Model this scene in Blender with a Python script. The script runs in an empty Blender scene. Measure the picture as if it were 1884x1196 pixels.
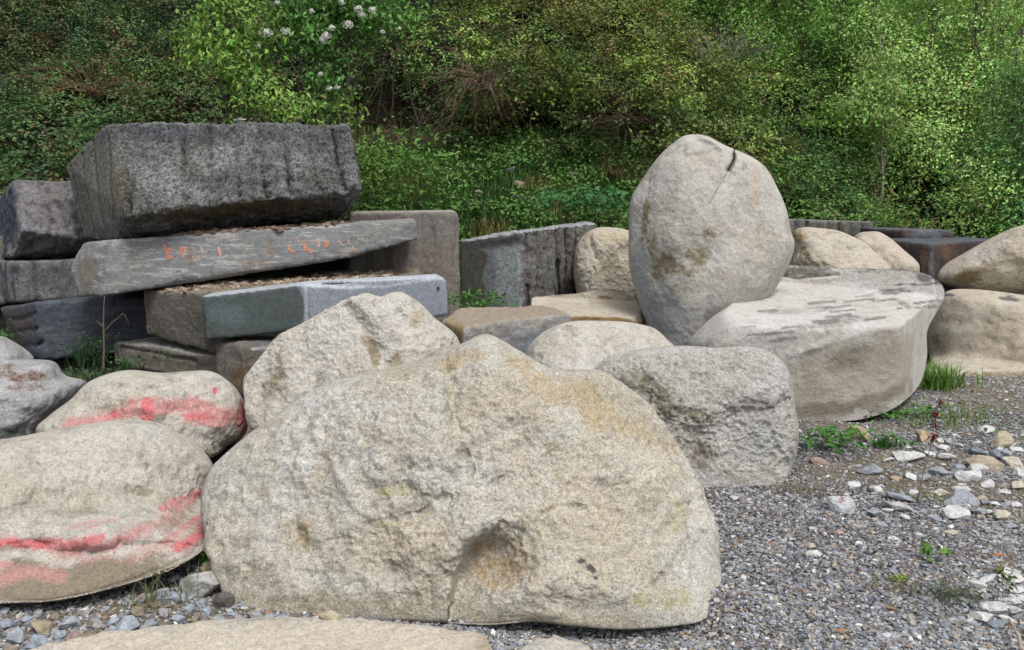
import bpy, bmesh, math, random
import numpy as np
from mathutils import Vector
from mathutils.bvhtree import BVHTree

S = bpy.context.scene
C = S.collection
R = math.radians
random.seed(7)
RNG = np.random.default_rng(7)

# ------------------------------------------------------------------ camera
F_PX, CX, CY = 1450.0, 942.0, 598.0            # focal length and centre in photo pixels
CAM = np.array([0.0, 0.0, 1.65])
PITCH = math.atan(208 / 1450)
FW = np.array([0, math.cos(PITCH), -math.sin(PITCH)])
UP = np.array([0, math.sin(PITCH), math.cos(PITCH)])
RT = np.array([1.0, 0, 0])
cam = bpy.data.cameras.new('camera'); co = bpy.data.objects.new('camera', cam); C.objects.link(co)
co.location = CAM; co.rotation_euler = (math.pi / 2 - PITCH, 0, 0)
cam.sensor_width = 36; cam.lens = 36 * F_PX / 1884; cam.clip_start = 0.05; cam.clip_end = 2000
S.camera = co
# ------------------------------------------------------------------ world, sun, exposure
SUN_EL, SUN_AZ = R(62), R(150)                 # azimuth clockwise from +Y
w = bpy.data.worlds.new('World'); S.world = w; w.use_nodes = True
nt = w.node_tree; nt.nodes.clear()
sky = nt.nodes.new('ShaderNodeTexSky'); sky.sky_type = 'NISHITA'; sky.sun_disc = False
sky.sun_elevation = SUN_EL; sky.sun_rotation = SUN_AZ; sky.dust_density = 4; sky.air_density = 1.0; sky.ozone_density = 0.6
hs = nt.nodes.new('ShaderNodeHueSaturation'); hs.inputs['Saturation'].default_value = 0.38
bg = nt.nodes.new('ShaderNodeBackground'); bg.inputs['Strength'].default_value = 0.115
wo = nt.nodes.new('ShaderNodeOutputWorld')
nt.links.new(sky.outputs[0], hs.inputs['Color']); nt.links.new(hs.outputs[0], bg.inputs['Color']); nt.links.new(bg.outputs[0], wo.inputs[0])
sl = bpy.data.lights.new('sun', 'SUN'); so = bpy.data.objects.new('sun', sl); C.objects.link(so)
sl.energy = 1.5; sl.angle = R(16); sl.color = (1.0, 0.98, 0.95)
sd = Vector((math.sin(SUN_AZ) * math.cos(SUN_EL), math.cos(SUN_AZ) * math.cos(SUN_EL), math.sin(SUN_EL)))
so.rotation_euler = sd.to_track_quat('Z', 'Y').to_euler()
S.view_settings.view_transform = 'Standard'; S.view_settings.look = 'None'
S.view_settings.gamma = 1; S.view_settings.exposure = 0.44
S.render.engine = 'CYCLES'

# ------------------------------------------------------------------ helpers
def raydir(px, py):
    x = (np.asarray(px, float) - CX) / F_PX; y = (CY - np.asarray(py, float)) / F_PX
    return FW + x[..., None] * RT + y[..., None] * UP
def at(px, py, Y):
    d = raydir(px, py); return CAM + d * (Y / d[..., 1])[..., None] if np.ndim(px) else CAM + d * (Y / d[1])
def atz(px, py, z=0.0):
    d = raydir(px, py); return CAM + d * ((z - CAM[2]) / d[2])
def proj(V):
    q = V - CAM; k = q @ FW
    return CX + F_PX * (q @ RT) / k, CY - F_PX * (q @ UP) / k

_G = np.array([[1,1,0],[-1,1,0],[1,-1,0],[-1,-1,0],[1,0,1],[-1,0,1],[1,0,-1],[-1,0,-1],[0,1,1],[0,-1,1],[0,1,-1],[0,-1,-1],[1,1,0],[-1,1,0],[0,-1,1],[0,-1,-1]], float)
def gn(P, seed=0):
    """gradient noise about -1..1"""
    i = np.floor(P).astype(np.int64); f = P - i
    u = f * f * f * (f * (f * 6 - 15) + 10)
    out = np.zeros(len(P))
    for dx in (0, 1):
        for dy in (0, 1):
            for dz in (0, 1):
                x = (i[:, 0] + dx).astype(np.uint64); y = (i[:, 1] + dy).astype(np.uint64); z = (i[:, 2] + dz).astype(np.uint64)
                h = (x * np.uint64(73856093)) ^ (y * np.uint64(19349663)) ^ (z * np.uint64(83492791)) ^ np.uint64(seed * 2654435 + 12345)
                h &= np.uint64(0xffffffff)
                h = (h ^ (h >> np.uint64(13))) * np.uint64(1274126177) & np.uint64(0xffffffff)
                h = (h ^ (h >> np.uint64(16))) & np.uint64(15)
                g = _G[h.astype(np.int64)]
                v = g[:, 0] * (f[:, 0] - dx) + g[:, 1] * (f[:, 1] - dy) + g[:, 2] * (f[:, 2] - dz)
                wt = (u[:, 0] if dx else 1 - u[:, 0]) * (u[:, 1] if dy else 1 - u[:, 1]) * (u[:, 2] if dz else 1 - u[:, 2])
                out += v * wt
    return out
def fbm(P, octv=4, gain=0.5, seed=0, ridged=False):
    a, s, out = 1.0, 1.0, np.zeros(len(P))
    for o in range(octv):
        n = gn(P * s + o * 17.3, seed + o)
        out += a * ((0.5 - np.abs(n)) * 1.2 - 0.3 if ridged else n)
        a *= gain; s *= 2.03
    return out

def vnormals(V, T):
    fn = np.cross(V[T[:, 1]] - V[T[:, 0]], V[T[:, 2]] - V[T[:, 0]])
    n = np.zeros_like(V)
    for k in range(3):
        for a in range(3):
            n[:, a] += np.bincount(T[:, k], fn[:, a], len(V))
    return n / (np.linalg.norm(n, axis=1)[:, None] + 1e-12)

def mkmesh(name, V, T, mat, parent=None, smooth=True, attrs=None):
    V = np.asarray(V, np.float32); T = np.asarray(T, np.int32); k = T.shape[1]
    me = bpy.data.meshes.new(name)
    me.vertices.add(len(V)); me.vertices.foreach_set('co', V.ravel())
    me.loops.add(T.size); me.loops.foreach_set('vertex_index', T.ravel())
    me.polygons.add(len(T)); me.polygons.foreach_set('loop_start', np.arange(0, T.size, k, dtype=np.int32))
    me.polygons.foreach_set('use_smooth', np.full(len(T), smooth, bool))
    me.update(calc_edges=True)
    for an, arr in (attrs or {}).items():
        at_ = me.color_attributes.new(an, 'FLOAT_COLOR', 'POINT')
        arr = np.asarray(arr, np.float32)
        if arr.shape[1] == 3: arr = np.hstack([arr, np.ones((len(arr), 1), np.float32)])
        at_.data.foreach_set('color', arr.ravel())
    if mat: me.materials.append(mat)
    o = bpy.data.objects.new(name, me); C.objects.link(o)
    if parent: o.parent = parent
    return o
def tag(o, label=None, cat=None, group=None, kind=None):
    if label: o['label'] = label
    if cat: o['category'] = cat
    if group: o['group'] = group
    if kind: o['kind'] = kind
    return o
def empty(name, loc=(0, 0, 0)):
    o = bpy.data.objects.new(name, None); C.objects.link(o); o.location = loc; return o
def recenter(o, loc=None):
    """put the origin of a mesh at the base of its thing"""
    me = o.data; n = len(me.vertices); v = np.empty(n * 3, np.float32); me.vertices.foreach_get('co', v); v = v.reshape(-1, 3)
    if loc is None: loc = np.array([v[:, 0].mean(), v[:, 1].mean(), v[:, 2].min()])
    me.vertices.foreach_set('co', (v - loc).astype(np.float32).ravel()); me.update(); o.location = loc
    return o

_ICO = {}
def ico(sub):
    if sub not in _ICO:
        bm = bmesh.new(); bmesh.ops.create_icosphere(bm, subdivisions=sub, radius=1)
        V = np.array([v.co[:] for v in bm.verts]); T = np.array([[v.index for v in f.verts] for f in bm.faces]); bm.free()
        _ICO[sub] = (V, T)
    return _ICO[sub]

# ------------------------------------------------------------------ materials
def newmat(name):
    m = bpy.data.materials.new(name); m.use_nodes = True; n = m.node_tree.nodes; n.clear()
    o = n.new('ShaderNodeOutputMaterial'); b = n.new('ShaderNodeBsdfPrincipled'); m.node_tree.links.new(b.outputs[0], o.inputs[0])
    return m, m.node_tree, b
def N(t, typ, **kw):
    n = t.nodes.new(typ)
    for k, v in kw.items():
        if k in n.inputs.keys() if hasattr(n.inputs, 'keys') else False: n.inputs[k].default_value = v
        else: setattr(n, k, v)
    return n
def L(t, a, b): t.links.new(a, b)
def noise(t, vec, scale, detail=4, rough=0.6, dist=0.0):
    n = t.nodes.new('ShaderNodeTexNoise'); n.inputs['Scale'].default_value = scale; n.inputs['Detail'].default_value = detail
    n.inputs['Roughness'].default_value = rough; n.inputs['Distortion'].default_value = dist
    L(t, vec, n.inputs['Vector']); return n.outputs['Fac']
def ramp(t, fac, stops):
    r = t.nodes.new('ShaderNodeValToRGB'); el = r.color_ramp.elements
    while len(el) < len(stops): el.new(0.5)
    for e, (p, c) in zip(el, stops):
        e.position = p; e.color = (*c, 1) if len(c) == 3 else c
    L(t, fac, r.inputs[0]); return r.outputs[0]
def bw(t, fac, a, b): return ramp(t, fac, [(a, (0, 0, 0)), (b, (1, 1, 1))])
def mix(t, fac, a, b, blend='MIX'):
    n = t.nodes.new('ShaderNodeMix'); n.data_type = 'RGBA'; n.blend_type = blend
    for sock, v in ((n.inputs[0], fac), (n.inputs[6], a), (n.inputs[7], b)):
        if isinstance(v, (int, float)): sock.default_value = v
        elif isinstance(v, tuple): sock.default_value = (*v, 1)
        else: L(t, v, sock)
    return n.outputs[2]
def mth(t, op, a, b=0.0):
    n = t.nodes.new('ShaderNodeMath'); n.operation = op
    for s, v in ((n.inputs[0], a), (n.inputs[1], b)):
        if isinstance(v, (int, float)): s.default_value = v
        else: L(t, v, s)
    return n.outputs[0]
def mapping(t, vec, scale=(1, 1, 1), rot=(0, 0, 0)):
    n = t.nodes.new('ShaderNodeMapping'); n.inputs['Scale'].default_value = scale; n.inputs['Rotation'].default_value = rot
    L(t, vec, n.inputs['Vector']); return n.outputs[0]

def rock_mat(name, light, dark, warm, grain=110, graincon=0.5, bump=0.35, veins=0.0, veindir=(0, 0, 0), veincol=(0.5, 0.5, 0.5),
             drips=0.0, dripcol=(0.06, 0.055, 0.05), scratch=0.3, rough=0.9, wrinkle=0.5):
    """granite: large clouds of tone, mineral grain, pits, lichen flecks, plus the colour stored per vertex"""
    m, t, b = newmat(name)
    g = N(t, 'ShaderNodeNewGeometry'); P = g.outputs['Position']
    big = noise(t, P, 2.2, 5, 0.6, 0.3)
    med = noise(t, P, 9, 5, 0.65, 0.5)
    col = mix(t, bw(t, big, 0.36, 0.64), light, warm)
    col = mix(t, mth(t, 'MULTIPLY', bw(t, med, 0.5, 0.72), 0.55), col, dark)
    if veins:
        v = mapping(t, P, (1.2, 1.2, 9), veindir)
        vf = noise(t, v, 2.6, 7, 0.7, 0.8)
        col = mix(t, mth(t, 'MULTIPLY', bw(t, vf, 0.5, 0.62), veins), col, veincol)
        col = mix(t, mth(t, 'MULTIPLY', bw(t, vf, 0.46, 0.34), veins), col, dark)
    if drips:
        v = mapping(t, P, (11, 11, 0.7))
        df = noise(t, v, 1.0, 4, 0.6, 0.2)
        col = mix(t, mth(t, 'MULTIPLY', bw(t, df, 0.47, 0.62), drips), col, dripcol)
    # per vertex stains, with painted groove and crack shade
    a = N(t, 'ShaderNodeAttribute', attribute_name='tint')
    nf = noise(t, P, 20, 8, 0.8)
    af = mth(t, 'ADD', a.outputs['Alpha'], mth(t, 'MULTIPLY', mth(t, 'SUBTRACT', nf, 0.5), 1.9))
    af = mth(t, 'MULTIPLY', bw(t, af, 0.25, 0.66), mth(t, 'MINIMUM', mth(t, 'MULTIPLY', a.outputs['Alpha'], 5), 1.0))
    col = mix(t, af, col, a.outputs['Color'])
    # grain
    gr = noise(t, P, grain, 3, 0.8)
    gr2 = noise(t, P, grain * 0.42, 3, 0.7, 0.6)
    gcol = ramp(t, gr, [(0.33, (1 - graincon,) * 3), (0.5, (1, 1, 1)), (0.68, (1 + graincon * 0.55,) * 3)])
    col = mix(t, 1.0, col, gcol, 'MULTIPLY')
    col = mix(t, 1.0, col, ramp(t, gr2, [(0.35, (1 - graincon * 0.45,) * 3), (0.55, (1.03,) * 3)]), 'MULTIPLY')
    # dark flecks of lichen / dirt lodged in pits
    fl = noise(t, mapping(t, P, (1, 1, 2.2), (0.3, 0.5, 0)), 26, 6, 0.8, 1.2)
    flm = mth(t, 'MULTIPLY', bw(t, fl, 0.6, 0.68), bw(t, noise(t, P, 3.1, 3), 0.45, 0.62))
    col = mix(t, mth(t, 'MULTIPLY', flm, scratch), col, dark)
    L(t, col, b.inputs['Base Color']); b.inputs['Roughness'].default_value = rough; b.inputs['Specular IOR Level'].default_value = 0.25
    hgt = mth(t, 'ADD', mth(t, 'MULTIPLY', fl, wrinkle), mth(t, 'MULTIPLY', gr2, 0.35))
    hgt = mth(t, 'ADD', hgt, mth(t, 'MULTIPLY', gr, 0.12))
    bp = N(t, 'ShaderNodeBump'); bp.inputs['Strength'].default_value = bump; bp.inputs['Distance'].default_value = 0.03
    L(t, hgt, bp.inputs['Height']); L(t, bp.outputs[0], b.inputs['Normal'])
    return m

M_FRONT = rock_mat('granite_speckled', (0.54, 0.525, 0.475), (0.25, 0.225, 0.18), (0.47, 0.43, 0.345), grain=105, graincon=0.55, bump=0.6, scratch=0.35, wrinkle=0.7)
M_PALE = rock_mat('granite_pale', (0.54, 0.52, 0.48), (0.20, 0.185, 0.16), (0.46, 0.425, 0.36), grain=90, graincon=0.35, bump=0.5, scratch=0.5)
M_TAN = rock_mat('granite_tan', (0.52, 0.48, 0.405), (0.20, 0.175, 0.13), (0.46, 0.40, 0.31), grain=80, graincon=0.32, bump=0.5, scratch=0.55)
M_EGG = rock_mat('granite_egg', (0.50, 0.485, 0.45), (0.21, 0.195, 0.16), (0.44, 0.41, 0.355), grain=80, graincon=0.25, bump=0.4, scratch=0.45)
M_WHITE = rock_mat('granite_white_top', (0.60, 0.585, 0.56), (0.20, 0.19, 0.17), (0.53, 0.50, 0.45), grain=80, graincon=0.3, bump=0.7, scratch=0.6)
M_BARK = rock_mat('granite_wrinkled', (0.70, 0.68, 0.64), (0.30, 0.28, 0.23), (0.62, 0.59, 0.52), grain=80, graincon=0.45, bump=0.9, scratch=0.7, wrinkle=1.2)
M_RED = rock_mat('granite_painted', (0.52, 0.495, 0.445), (0.19, 0.17, 0.135), (0.46, 0.425, 0.355), grain=95, graincon=0.38, bump=0.55, scratch=0.6)
M_LILAC = rock_mat('gneiss_grey', (0.44, 0.44, 0.455), (0.16, 0.16, 0.16), (0.38, 0.375, 0.365), grain=70, graincon=0.35, bump=0.6, veins=0.3, veincol=(0.45, 0.44, 0.42))
M_BLK = rock_mat('quarried_dark', (0.34, 0.355, 0.36), (0.065, 0.07, 0.075), (0.21, 0.205, 0.19), grain=42, graincon=0.9, bump=1.1, scratch=0.8, drips=0.25, wrinkle=1.2)
M_BLKP = rock_mat('quarried_dark_purple', (0.24, 0.24, 0.255), (0.045, 0.046, 0.055), (0.19, 0.175, 0.175), grain=55, graincon=0.5, bump=0.8, drips=0.6, dripcol=(0.02, 0.02, 0.028), scratch=0.6)
M_SLAB = rock_mat('gneiss_slab', (0.36, 0.37, 0.37), (0.15, 0.16, 0.17), (0.33, 0.31, 0.275), grain=60, graincon=0.3, bump=0.35, veins=0.75, veindir=(0, -0.6, 0), veincol=(0.38, 0.37, 0.35))
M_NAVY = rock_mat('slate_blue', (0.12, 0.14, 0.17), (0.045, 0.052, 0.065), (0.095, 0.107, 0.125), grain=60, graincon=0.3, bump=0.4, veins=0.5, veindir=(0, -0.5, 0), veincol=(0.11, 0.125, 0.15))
M_BROWN = rock_mat('quarried_brown', (0.28, 0.265, 0.24), (0.09, 0.08, 0.07), (0.22, 0.195, 0.16), grain=60, graincon=0.45, bump=0.9, veins=0.3, veindir=(0.2, 1.2, 0), veincol=(0.24, 0.19, 0.14), scratch=0.7, wrinkle=1.0)
M_POL = rock_mat('sawn_blue', (0.29, 0.325, 0.375), (0.18, 0.20, 0.22), (0.27, 0.30, 0.345), grain=70, graincon=0.4, bump=0.12, scratch=0.2, rough=0.7, wrinkle=0.3)
M_TALL = rock_mat('quarried_reddish', (0.30, 0.285, 0.26), (0.09, 0.07, 0.065), (0.18, 0.155, 0.135), grain=60, graincon=0.35, bump=0.45, drips=0.55, dripcol=(0.11, 0.088, 0.085), scratch=0.3)
M_GROOVE = rock_mat('quarried_grooved', (0.32, 0.32, 0.305), (0.09, 0.085, 0.08), (0.19, 0.175, 0.155), grain=45, graincon=0.6, bump=1.0, drips=0.35, scratch=0.6, wrinkle=1.0)
M_BLACK = rock_mat('slab_black', (0.055, 0.05, 0.055), (0.015, 0.015, 0.018), (0.085, 0.055, 0.045), grain=50, graincon=0.3, bump=0.5, drips=0.6, dripcol=(0.02, 0.022, 0.028), scratch=0.3, rough=0.6)

# ------------------------------------------------------------------ paint / feature helpers (all evaluated once, stored on the mesh)
def segdist(px, py, poly):
    best = np.full(len(px), 1e9); side = np.zeros(len(px))
    for (x0, y0), (x1, y1) in zip(poly[:-1], poly[1:]):
        dx, dy = x1 - x0, y1 - y0; l2 = dx * dx + dy * dy
        t = np.clip(((px - x0) * dx + (py - y0) * dy) / l2, 0, 1)
        d = np.hypot(px - x0 - t * dx, py - y0 - t * dy); m = d < best
        best = np.where(m, d, best); side = np.where(m, np.sign(dx * (py - y0) - dy * (px - x0)), side)
    return best, side
def tints(V, Nn, paints, seed=0):
    px, py = proj(V); front = ((CAM - V) * Nn).sum(1) > 0
    w1 = gn(V * 6, seed + 5); w2 = gn(V * 6 + 40, seed + 6)
    col = np.zeros((len(V), 3)); alpha = np.zeros(len(V))
    for (c, shapes) in paints:
        a = np.zeros(len(V))
        for s in shapes:
            if s[0] == 'up':                       # whatever faces the sky: grime, bleaching
                k = np.clip((Nn[:, 2] - s[1]) / s[2], 0, 1) * s[3]; a = np.maximum(a, k); continue
            if s[0] == 'px':                       # everything right / left / above / below of a line
                _, ax, lo, hi, st = s; q = (px, py)[ax]
                k = np.clip((q + w1 * 10 - lo) / (hi - lo), 0, 1) * st; a = np.maximum(a, k); continue
            if s[0] == 'line':
                d, _ = segdist(px + w1 * s[2] * 0.5, py + w2 * s[2] * 0.5, s[1]); a = np.maximum(a, np.clip(1.2 - d / s[2], 0, 1) * s[3]); continue
            cx, cy, rx, ry, ang, st = s; ca, sa = math.cos(R(ang)), math.sin(R(ang))
            dx = px - cx + w1 * rx * 0.45; dy = py - cy + w2 * ry * 0.45
            u = (dx * ca + dy * sa) / rx; v = (-dx * sa + dy * ca) / ry
            a = np.maximum(a, np.clip(1.25 - (u * u + v * v), 0, 1) * st)
        a = a * front
        tot = alpha + a * (1 - alpha)
        k = np.where(tot > 1e-4, a / np.maximum(tot, 1e-4), 0)[:, None]
        col = col * (1 - k) + np.array(c) * k; alpha = np.maximum(alpha, a)
    return np.hstack([col, alpha[:, None]])
def feats(V, T, fs, scale=1.0):
    Nn = vnormals(V, T); px, py = proj(V); front = np.clip(((CAM - V) * Nn).sum(1) / np.linalg.norm(CAM - V, axis=1) * 3 - 0.5, 0, 1)
    dsp = np.zeros(len(V)); wb = gn(V * 7, 91); wc = gn(V * 7 + 30, 92)
    for f in fs:
        k = f[0]
        if k == 'dent':
            _, cx, cy, rx, ry, ang, dep = f; ca, sa = math.cos(R(ang)), math.sin(R(ang))
            dx = px - cx + wb * rx * 0.35; dy = py - cy + wc * ry * 0.35
            q = ((dx * ca + dy * sa) / rx) ** 2 + ((-dx * sa + dy * ca) / ry) ** 2
            dsp -= dep * np.exp(-q ** 1.3)
        elif k == 'crease':
            _, poly, wd, dep = f; d, _ = segdist(px + wb * wd * 0.8, py + wc * wd * 0.8, poly); dsp -= dep * np.exp(-(d / wd) ** 2)
        elif k == 'step':                          # sunk on the right hand side of the line as one walks along it
            _, poly, wd, dep, soft = f; d, sd_ = segdist(px + wb * 8, py + wc * 8, poly)
            (ex0, ey0), (ex1, ey1) = poly[-2], poly[-1]; el = math.hypot(ex1 - ex0, ey1 - ey0)
            past = 1 - np.clip((((px - ex1) * (ex1 - ex0) + (py - ey1) * (ey1 - ey0)) / el + 10) / 40, 0, 1) if el < 60 else 1.0
            s = d * sd_; dsp -= past * dep * np.exp(-(np.maximum(s, 0) / wd) ** 1.5) * (1 / (1 + np.exp(-np.clip(s / soft, -30, 30))))
    ray = (V - CAM) / np.linalg.norm(V - CAM, axis=1)[:, None]
    return V - ray * (dsp * front)[:, None]

def smax(a, b, k): return 0.5 * (a + b + np.sqrt((a - b) ** 2 + k * k))

def boulder(name, label, cat, outline, Yc, front, back, mat, n=2.4, centre=None, gz=0.0, planes=(), fs=(), paints=(), sub=7,
            amp=(0.05, 0.018, 0.007), freq=1.3, seed=1, group=None, ridged=True, facet=0.0, lump=0.12, lean=0.0):
    o = np.array(outline, float)
    cx, cy = centre if centre else ((o[:, 0].min() + o[:, 0].max()) / 2, (o[:, 1].min() + o[:, 1].max()) / 2)
    c = at(cx, cy, Yc); D = np.linalg.norm(c - CAM); f = (c - CAM) / D
    rr = np.cross(f, [0, 0, 1]); rr /= np.linalg.norm(rr); uu = np.cross(rr, f)
    def tan(px, py):
        d = raydir(px, py); k = D / (d @ f); return (d @ rr) * k, (d @ uu) * k
    # closed curve through the outline, radius by angle
    m = len(o); pts = []
    for i in range(m):
        p0, p1, p2, p3 = o[i - 1], o[i], o[(i + 1) % m], o[(i + 2) % m]
        for t in np.linspace(0, 1, 24, endpoint=False):
            pts.append(0.5 * (2 * p1 + (p2 - p0) * t + (2 * p0 - 5 * p1 + 4 * p2 - p3) * t * t + (-p0 + 3 * p1 - 3 * p2 + p3) * t ** 3))
    pts = np.array(pts); ta, tb = tan(pts[:, 0], pts[:, 1]); th = np.arctan2(tb, ta); rad = np.hypot(ta, tb)
    o_ = np.argsort(th); th = th[o_]; rad = rad[o_]
    th = np.concatenate([th - 2 * np.pi, th, th + 2 * np.pi]); rad = np.tile(rad, 3)
    V, T = ico(sub)
    a, b, g = V[:, 0], V[:, 1], V[:, 2]
    s = np.hypot(a, b); ang = np.arctan2(b, a); Rt = np.interp(ang, th, rad)
    nz = fbm(V * 1.6 + seed * 3.1, 3, seed=seed)
    Tk = np.where(g > 0, front, back) * (1 + lump * nz)
    r = ((s / Rt) ** n + (np.abs(g) / Tk) ** n) ** (-1 / n)
    # lateral position on a plane at distance D, then pushed along its own sight line
    la = a * r; lb = b * r; dep = g * r
    P0 = CAM + f * D + la[:, None] * rr + lb[:, None] * uu
    dirs = P0 - CAM
    tg = np.where(dirs[:, 2] < -1e-4, (gz - CAM[2]) / np.minimum(dirs[:, 2], -1e-4), 9.0)   # 1 = at distance D
    lv = 1 + lean * np.where(lb < 0, lb, 0.5 * lb) / D
    base = lv - smax(lv - np.minimum(tg, 3.0), 0.0, 0.03)
    t = base - dep / D
    for (pt, nn, soft) in planes:                  # faces of the boulder turned to the viewer
        nn = np.array(nn, float); nn /= np.linalg.norm(nn); p0 = at(*pt)
        den = dirs @ nn; tp = np.where(den < -1e-3, ((p0 - CAM) @ nn) / np.minimum(den, -1e-3), -9)
        tp = np.minimum(tp, base + back / D * 0.6)
        t = smax(t, tp, soft / D)
    P = CAM + dirs * t[:, None]
    if fs: P = feats(P, T, fs)
    Nn = vnormals(P, T); size = rad.mean()
    q = P * freq / max(size, 0.2) + seed * 7.7
    d = amp[0] * fbm(q * 1.2, 2, seed=seed) + amp[1] * fbm(q * 4, 4, 0.55, seed=seed + 3, ridged=ridged) + amp[2] * fbm(q * 16, 3, 0.6, seed=seed + 7)
    if facet:
        d += facet * np.round(fbm(q * 2.2, 2, seed=seed + 11) * 3) / 3
    px, py = proj(P)
    limb = np.clip(np.abs(((CAM - P) * Nn).sum(1) / np.linalg.norm(CAM - P, axis=1)) * 2.0, 0.08, 1)
    if gz > -1: d = d * np.clip((P[:, 2] - gz) / 0.12, 0.12, 1)
    P = P + Nn * (d * size * limb)[:, None]
    Nn = vnormals(P, T)
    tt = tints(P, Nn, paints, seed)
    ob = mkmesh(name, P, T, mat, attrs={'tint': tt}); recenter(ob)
    tag(ob, label, cat, group)
    return ob

def hull_block(name, label, pts, back, mat, extra=(), vox=0.02, amp=(0.02, 0.012, 0.005), groove=None, smooth_it=2, paints=(), fs=(), group=None,
               seed=1, cat='stone block', rough_dir=None, world=()):
    P = [at(*p) for p in pts]
    allp = list(P)
    if back is not None: allp += [p + np.array(back) for p in P]
    allp += [at(*p) for p in extra] + [np.array(p) for p in world]
    bm = bmesh.new()
    for p in allp: bm.verts.new(p)
    r = bmesh.ops.convex_hull(bm, input=bm.verts)
    bmesh.ops.delete(bm, geom=[e for e in r['geom_interior'] if isinstance(e, bmesh.types.BMVert)], context='VERTS')
    bmesh.ops.recalc_face_normals(bm, faces=bm.faces)
    me = bpy.data.meshes.new('tmp'); bm.to_mesh(me); bm.free()
    ob = bpy.data.objects.new('tmp', me); C.objects.link(ob)
    md = ob.modifiers.new('r', 'REMESH'); md.mode = 'VOXEL'; md.voxel_size = vox; md.adaptivity = 0
    dg = bpy.context.evaluated_depsgraph_get(); ev = ob.evaluated_get(dg); m2 = bpy.data.meshes.new_from_object(ev)
    bpy.data.objects.remove(ob); m2.calc_loop_triangles()
    V = np.empty(len(m2.vertices) * 3, np.float32); m2.vertices.foreach_get('co', V); V = V.reshape(-1, 3).astype(float)
    T = np.empty(len(m2.loop_triangles) * 3, np.int32); m2.loop_triangles.foreach_get('vertices', T); T = T.reshape(-1, 3)
    E = np.empty(len(m2.edges) * 2, np.int32); m2.edges.foreach_get('vertices', E); E = E.reshape(-1, 2)
    bpy.data.meshes.remove(m2); bpy.data.meshes.remove(me)
    def lap(V, k):
        deg = np.bincount(E.ravel(), minlength=len(V))[:, None]
        for _ in range(k):
            A = np.zeros_like(V)
            for a in range(3): A[:, a] = np.bincount(E[:, 0], V[E[:, 1], a], len(V)) + np.bincount(E[:, 1], V[E[:, 0], a], len(V))
            V = V * 0.5 + 0.5 * A / np.maximum(deg, 1)
        return V
    V = lap(V, smooth_it)
    if fs: V = feats(V, T, fs)
    Nn = vnormals(V, T)
    Ns = lap(Nn, 3); edge = 1 - np.linalg.norm(Ns, axis=1)       # 0 on flats, more at edges
    fl = np.ones(len(V))
    if rough_dir is not None:
        rd = np.array(rough_dir[0], float); rd /= np.linalg.norm(rd); k = Nn @ rd
        fl = np.where(k > 0.55, rough_dir[1], 1.0)
        fl = lap(np.repeat(fl[:, None], 3, 1), 2)[:, 0]
    q = V + seed * 5.3
    d = amp[0] * fbm(q * 1.3, 2, seed=seed) + fl * (amp[1] * fbm(q * 5, 4, 0.6, seed=seed + 3, ridged=True) + amp[2] * fbm(q * 22, 3, 0.6, seed=seed + 7))
    d -= np.clip(edge * 3, 0, 1) * np.clip(0.01 + 0.035 * fbm(q * 5, 3, seed=seed + 13), 0, 0.05)
    if groove is not None:
        gd, sp, dep, ax, faced, sl = groove           # direction along which grooves repeat
        gd = np.array(gd, float); gd /= np.linalg.norm(gd); fd = np.array(faced, float); fd /= np.linalg.norm(fd)
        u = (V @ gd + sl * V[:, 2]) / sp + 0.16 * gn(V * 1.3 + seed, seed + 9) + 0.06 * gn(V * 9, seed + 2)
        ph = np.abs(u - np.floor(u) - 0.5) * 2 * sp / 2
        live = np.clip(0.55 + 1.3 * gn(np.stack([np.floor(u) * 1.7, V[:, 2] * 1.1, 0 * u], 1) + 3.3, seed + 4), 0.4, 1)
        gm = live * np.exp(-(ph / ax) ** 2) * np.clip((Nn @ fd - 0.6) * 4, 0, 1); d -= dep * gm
    V = V + Nn * d[:, None]
    Nn = vnormals(V, T)
    tt = tints(V, Nn, paints, seed)
    if groove is not None:                            # drill grooves darkened in the tint: painted shade along with dirt
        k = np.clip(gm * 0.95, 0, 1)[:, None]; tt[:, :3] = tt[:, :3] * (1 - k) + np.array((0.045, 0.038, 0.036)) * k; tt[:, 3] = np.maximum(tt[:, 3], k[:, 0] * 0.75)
    ob = mkmesh(name, V, T, mat, attrs={'tint': tt}); recenter(ob); tag(ob, label, cat, group)
    return ob
def bvh(ob):
    me = ob.data; off = ob.location
    return BVHTree.FromPolygons([v.co + off for v in me.vertices], [p.vertices[:] for p in me.polygons])
def cast(tree, px, py):
    d = raydir(px, py); d /= np.linalg.norm(d)
    h = tree.ray_cast(Vector(CAM), Vector(d)); return (np.array(h[0]), np.array(h[1])) if h[0] is not None else (None, None)

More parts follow.
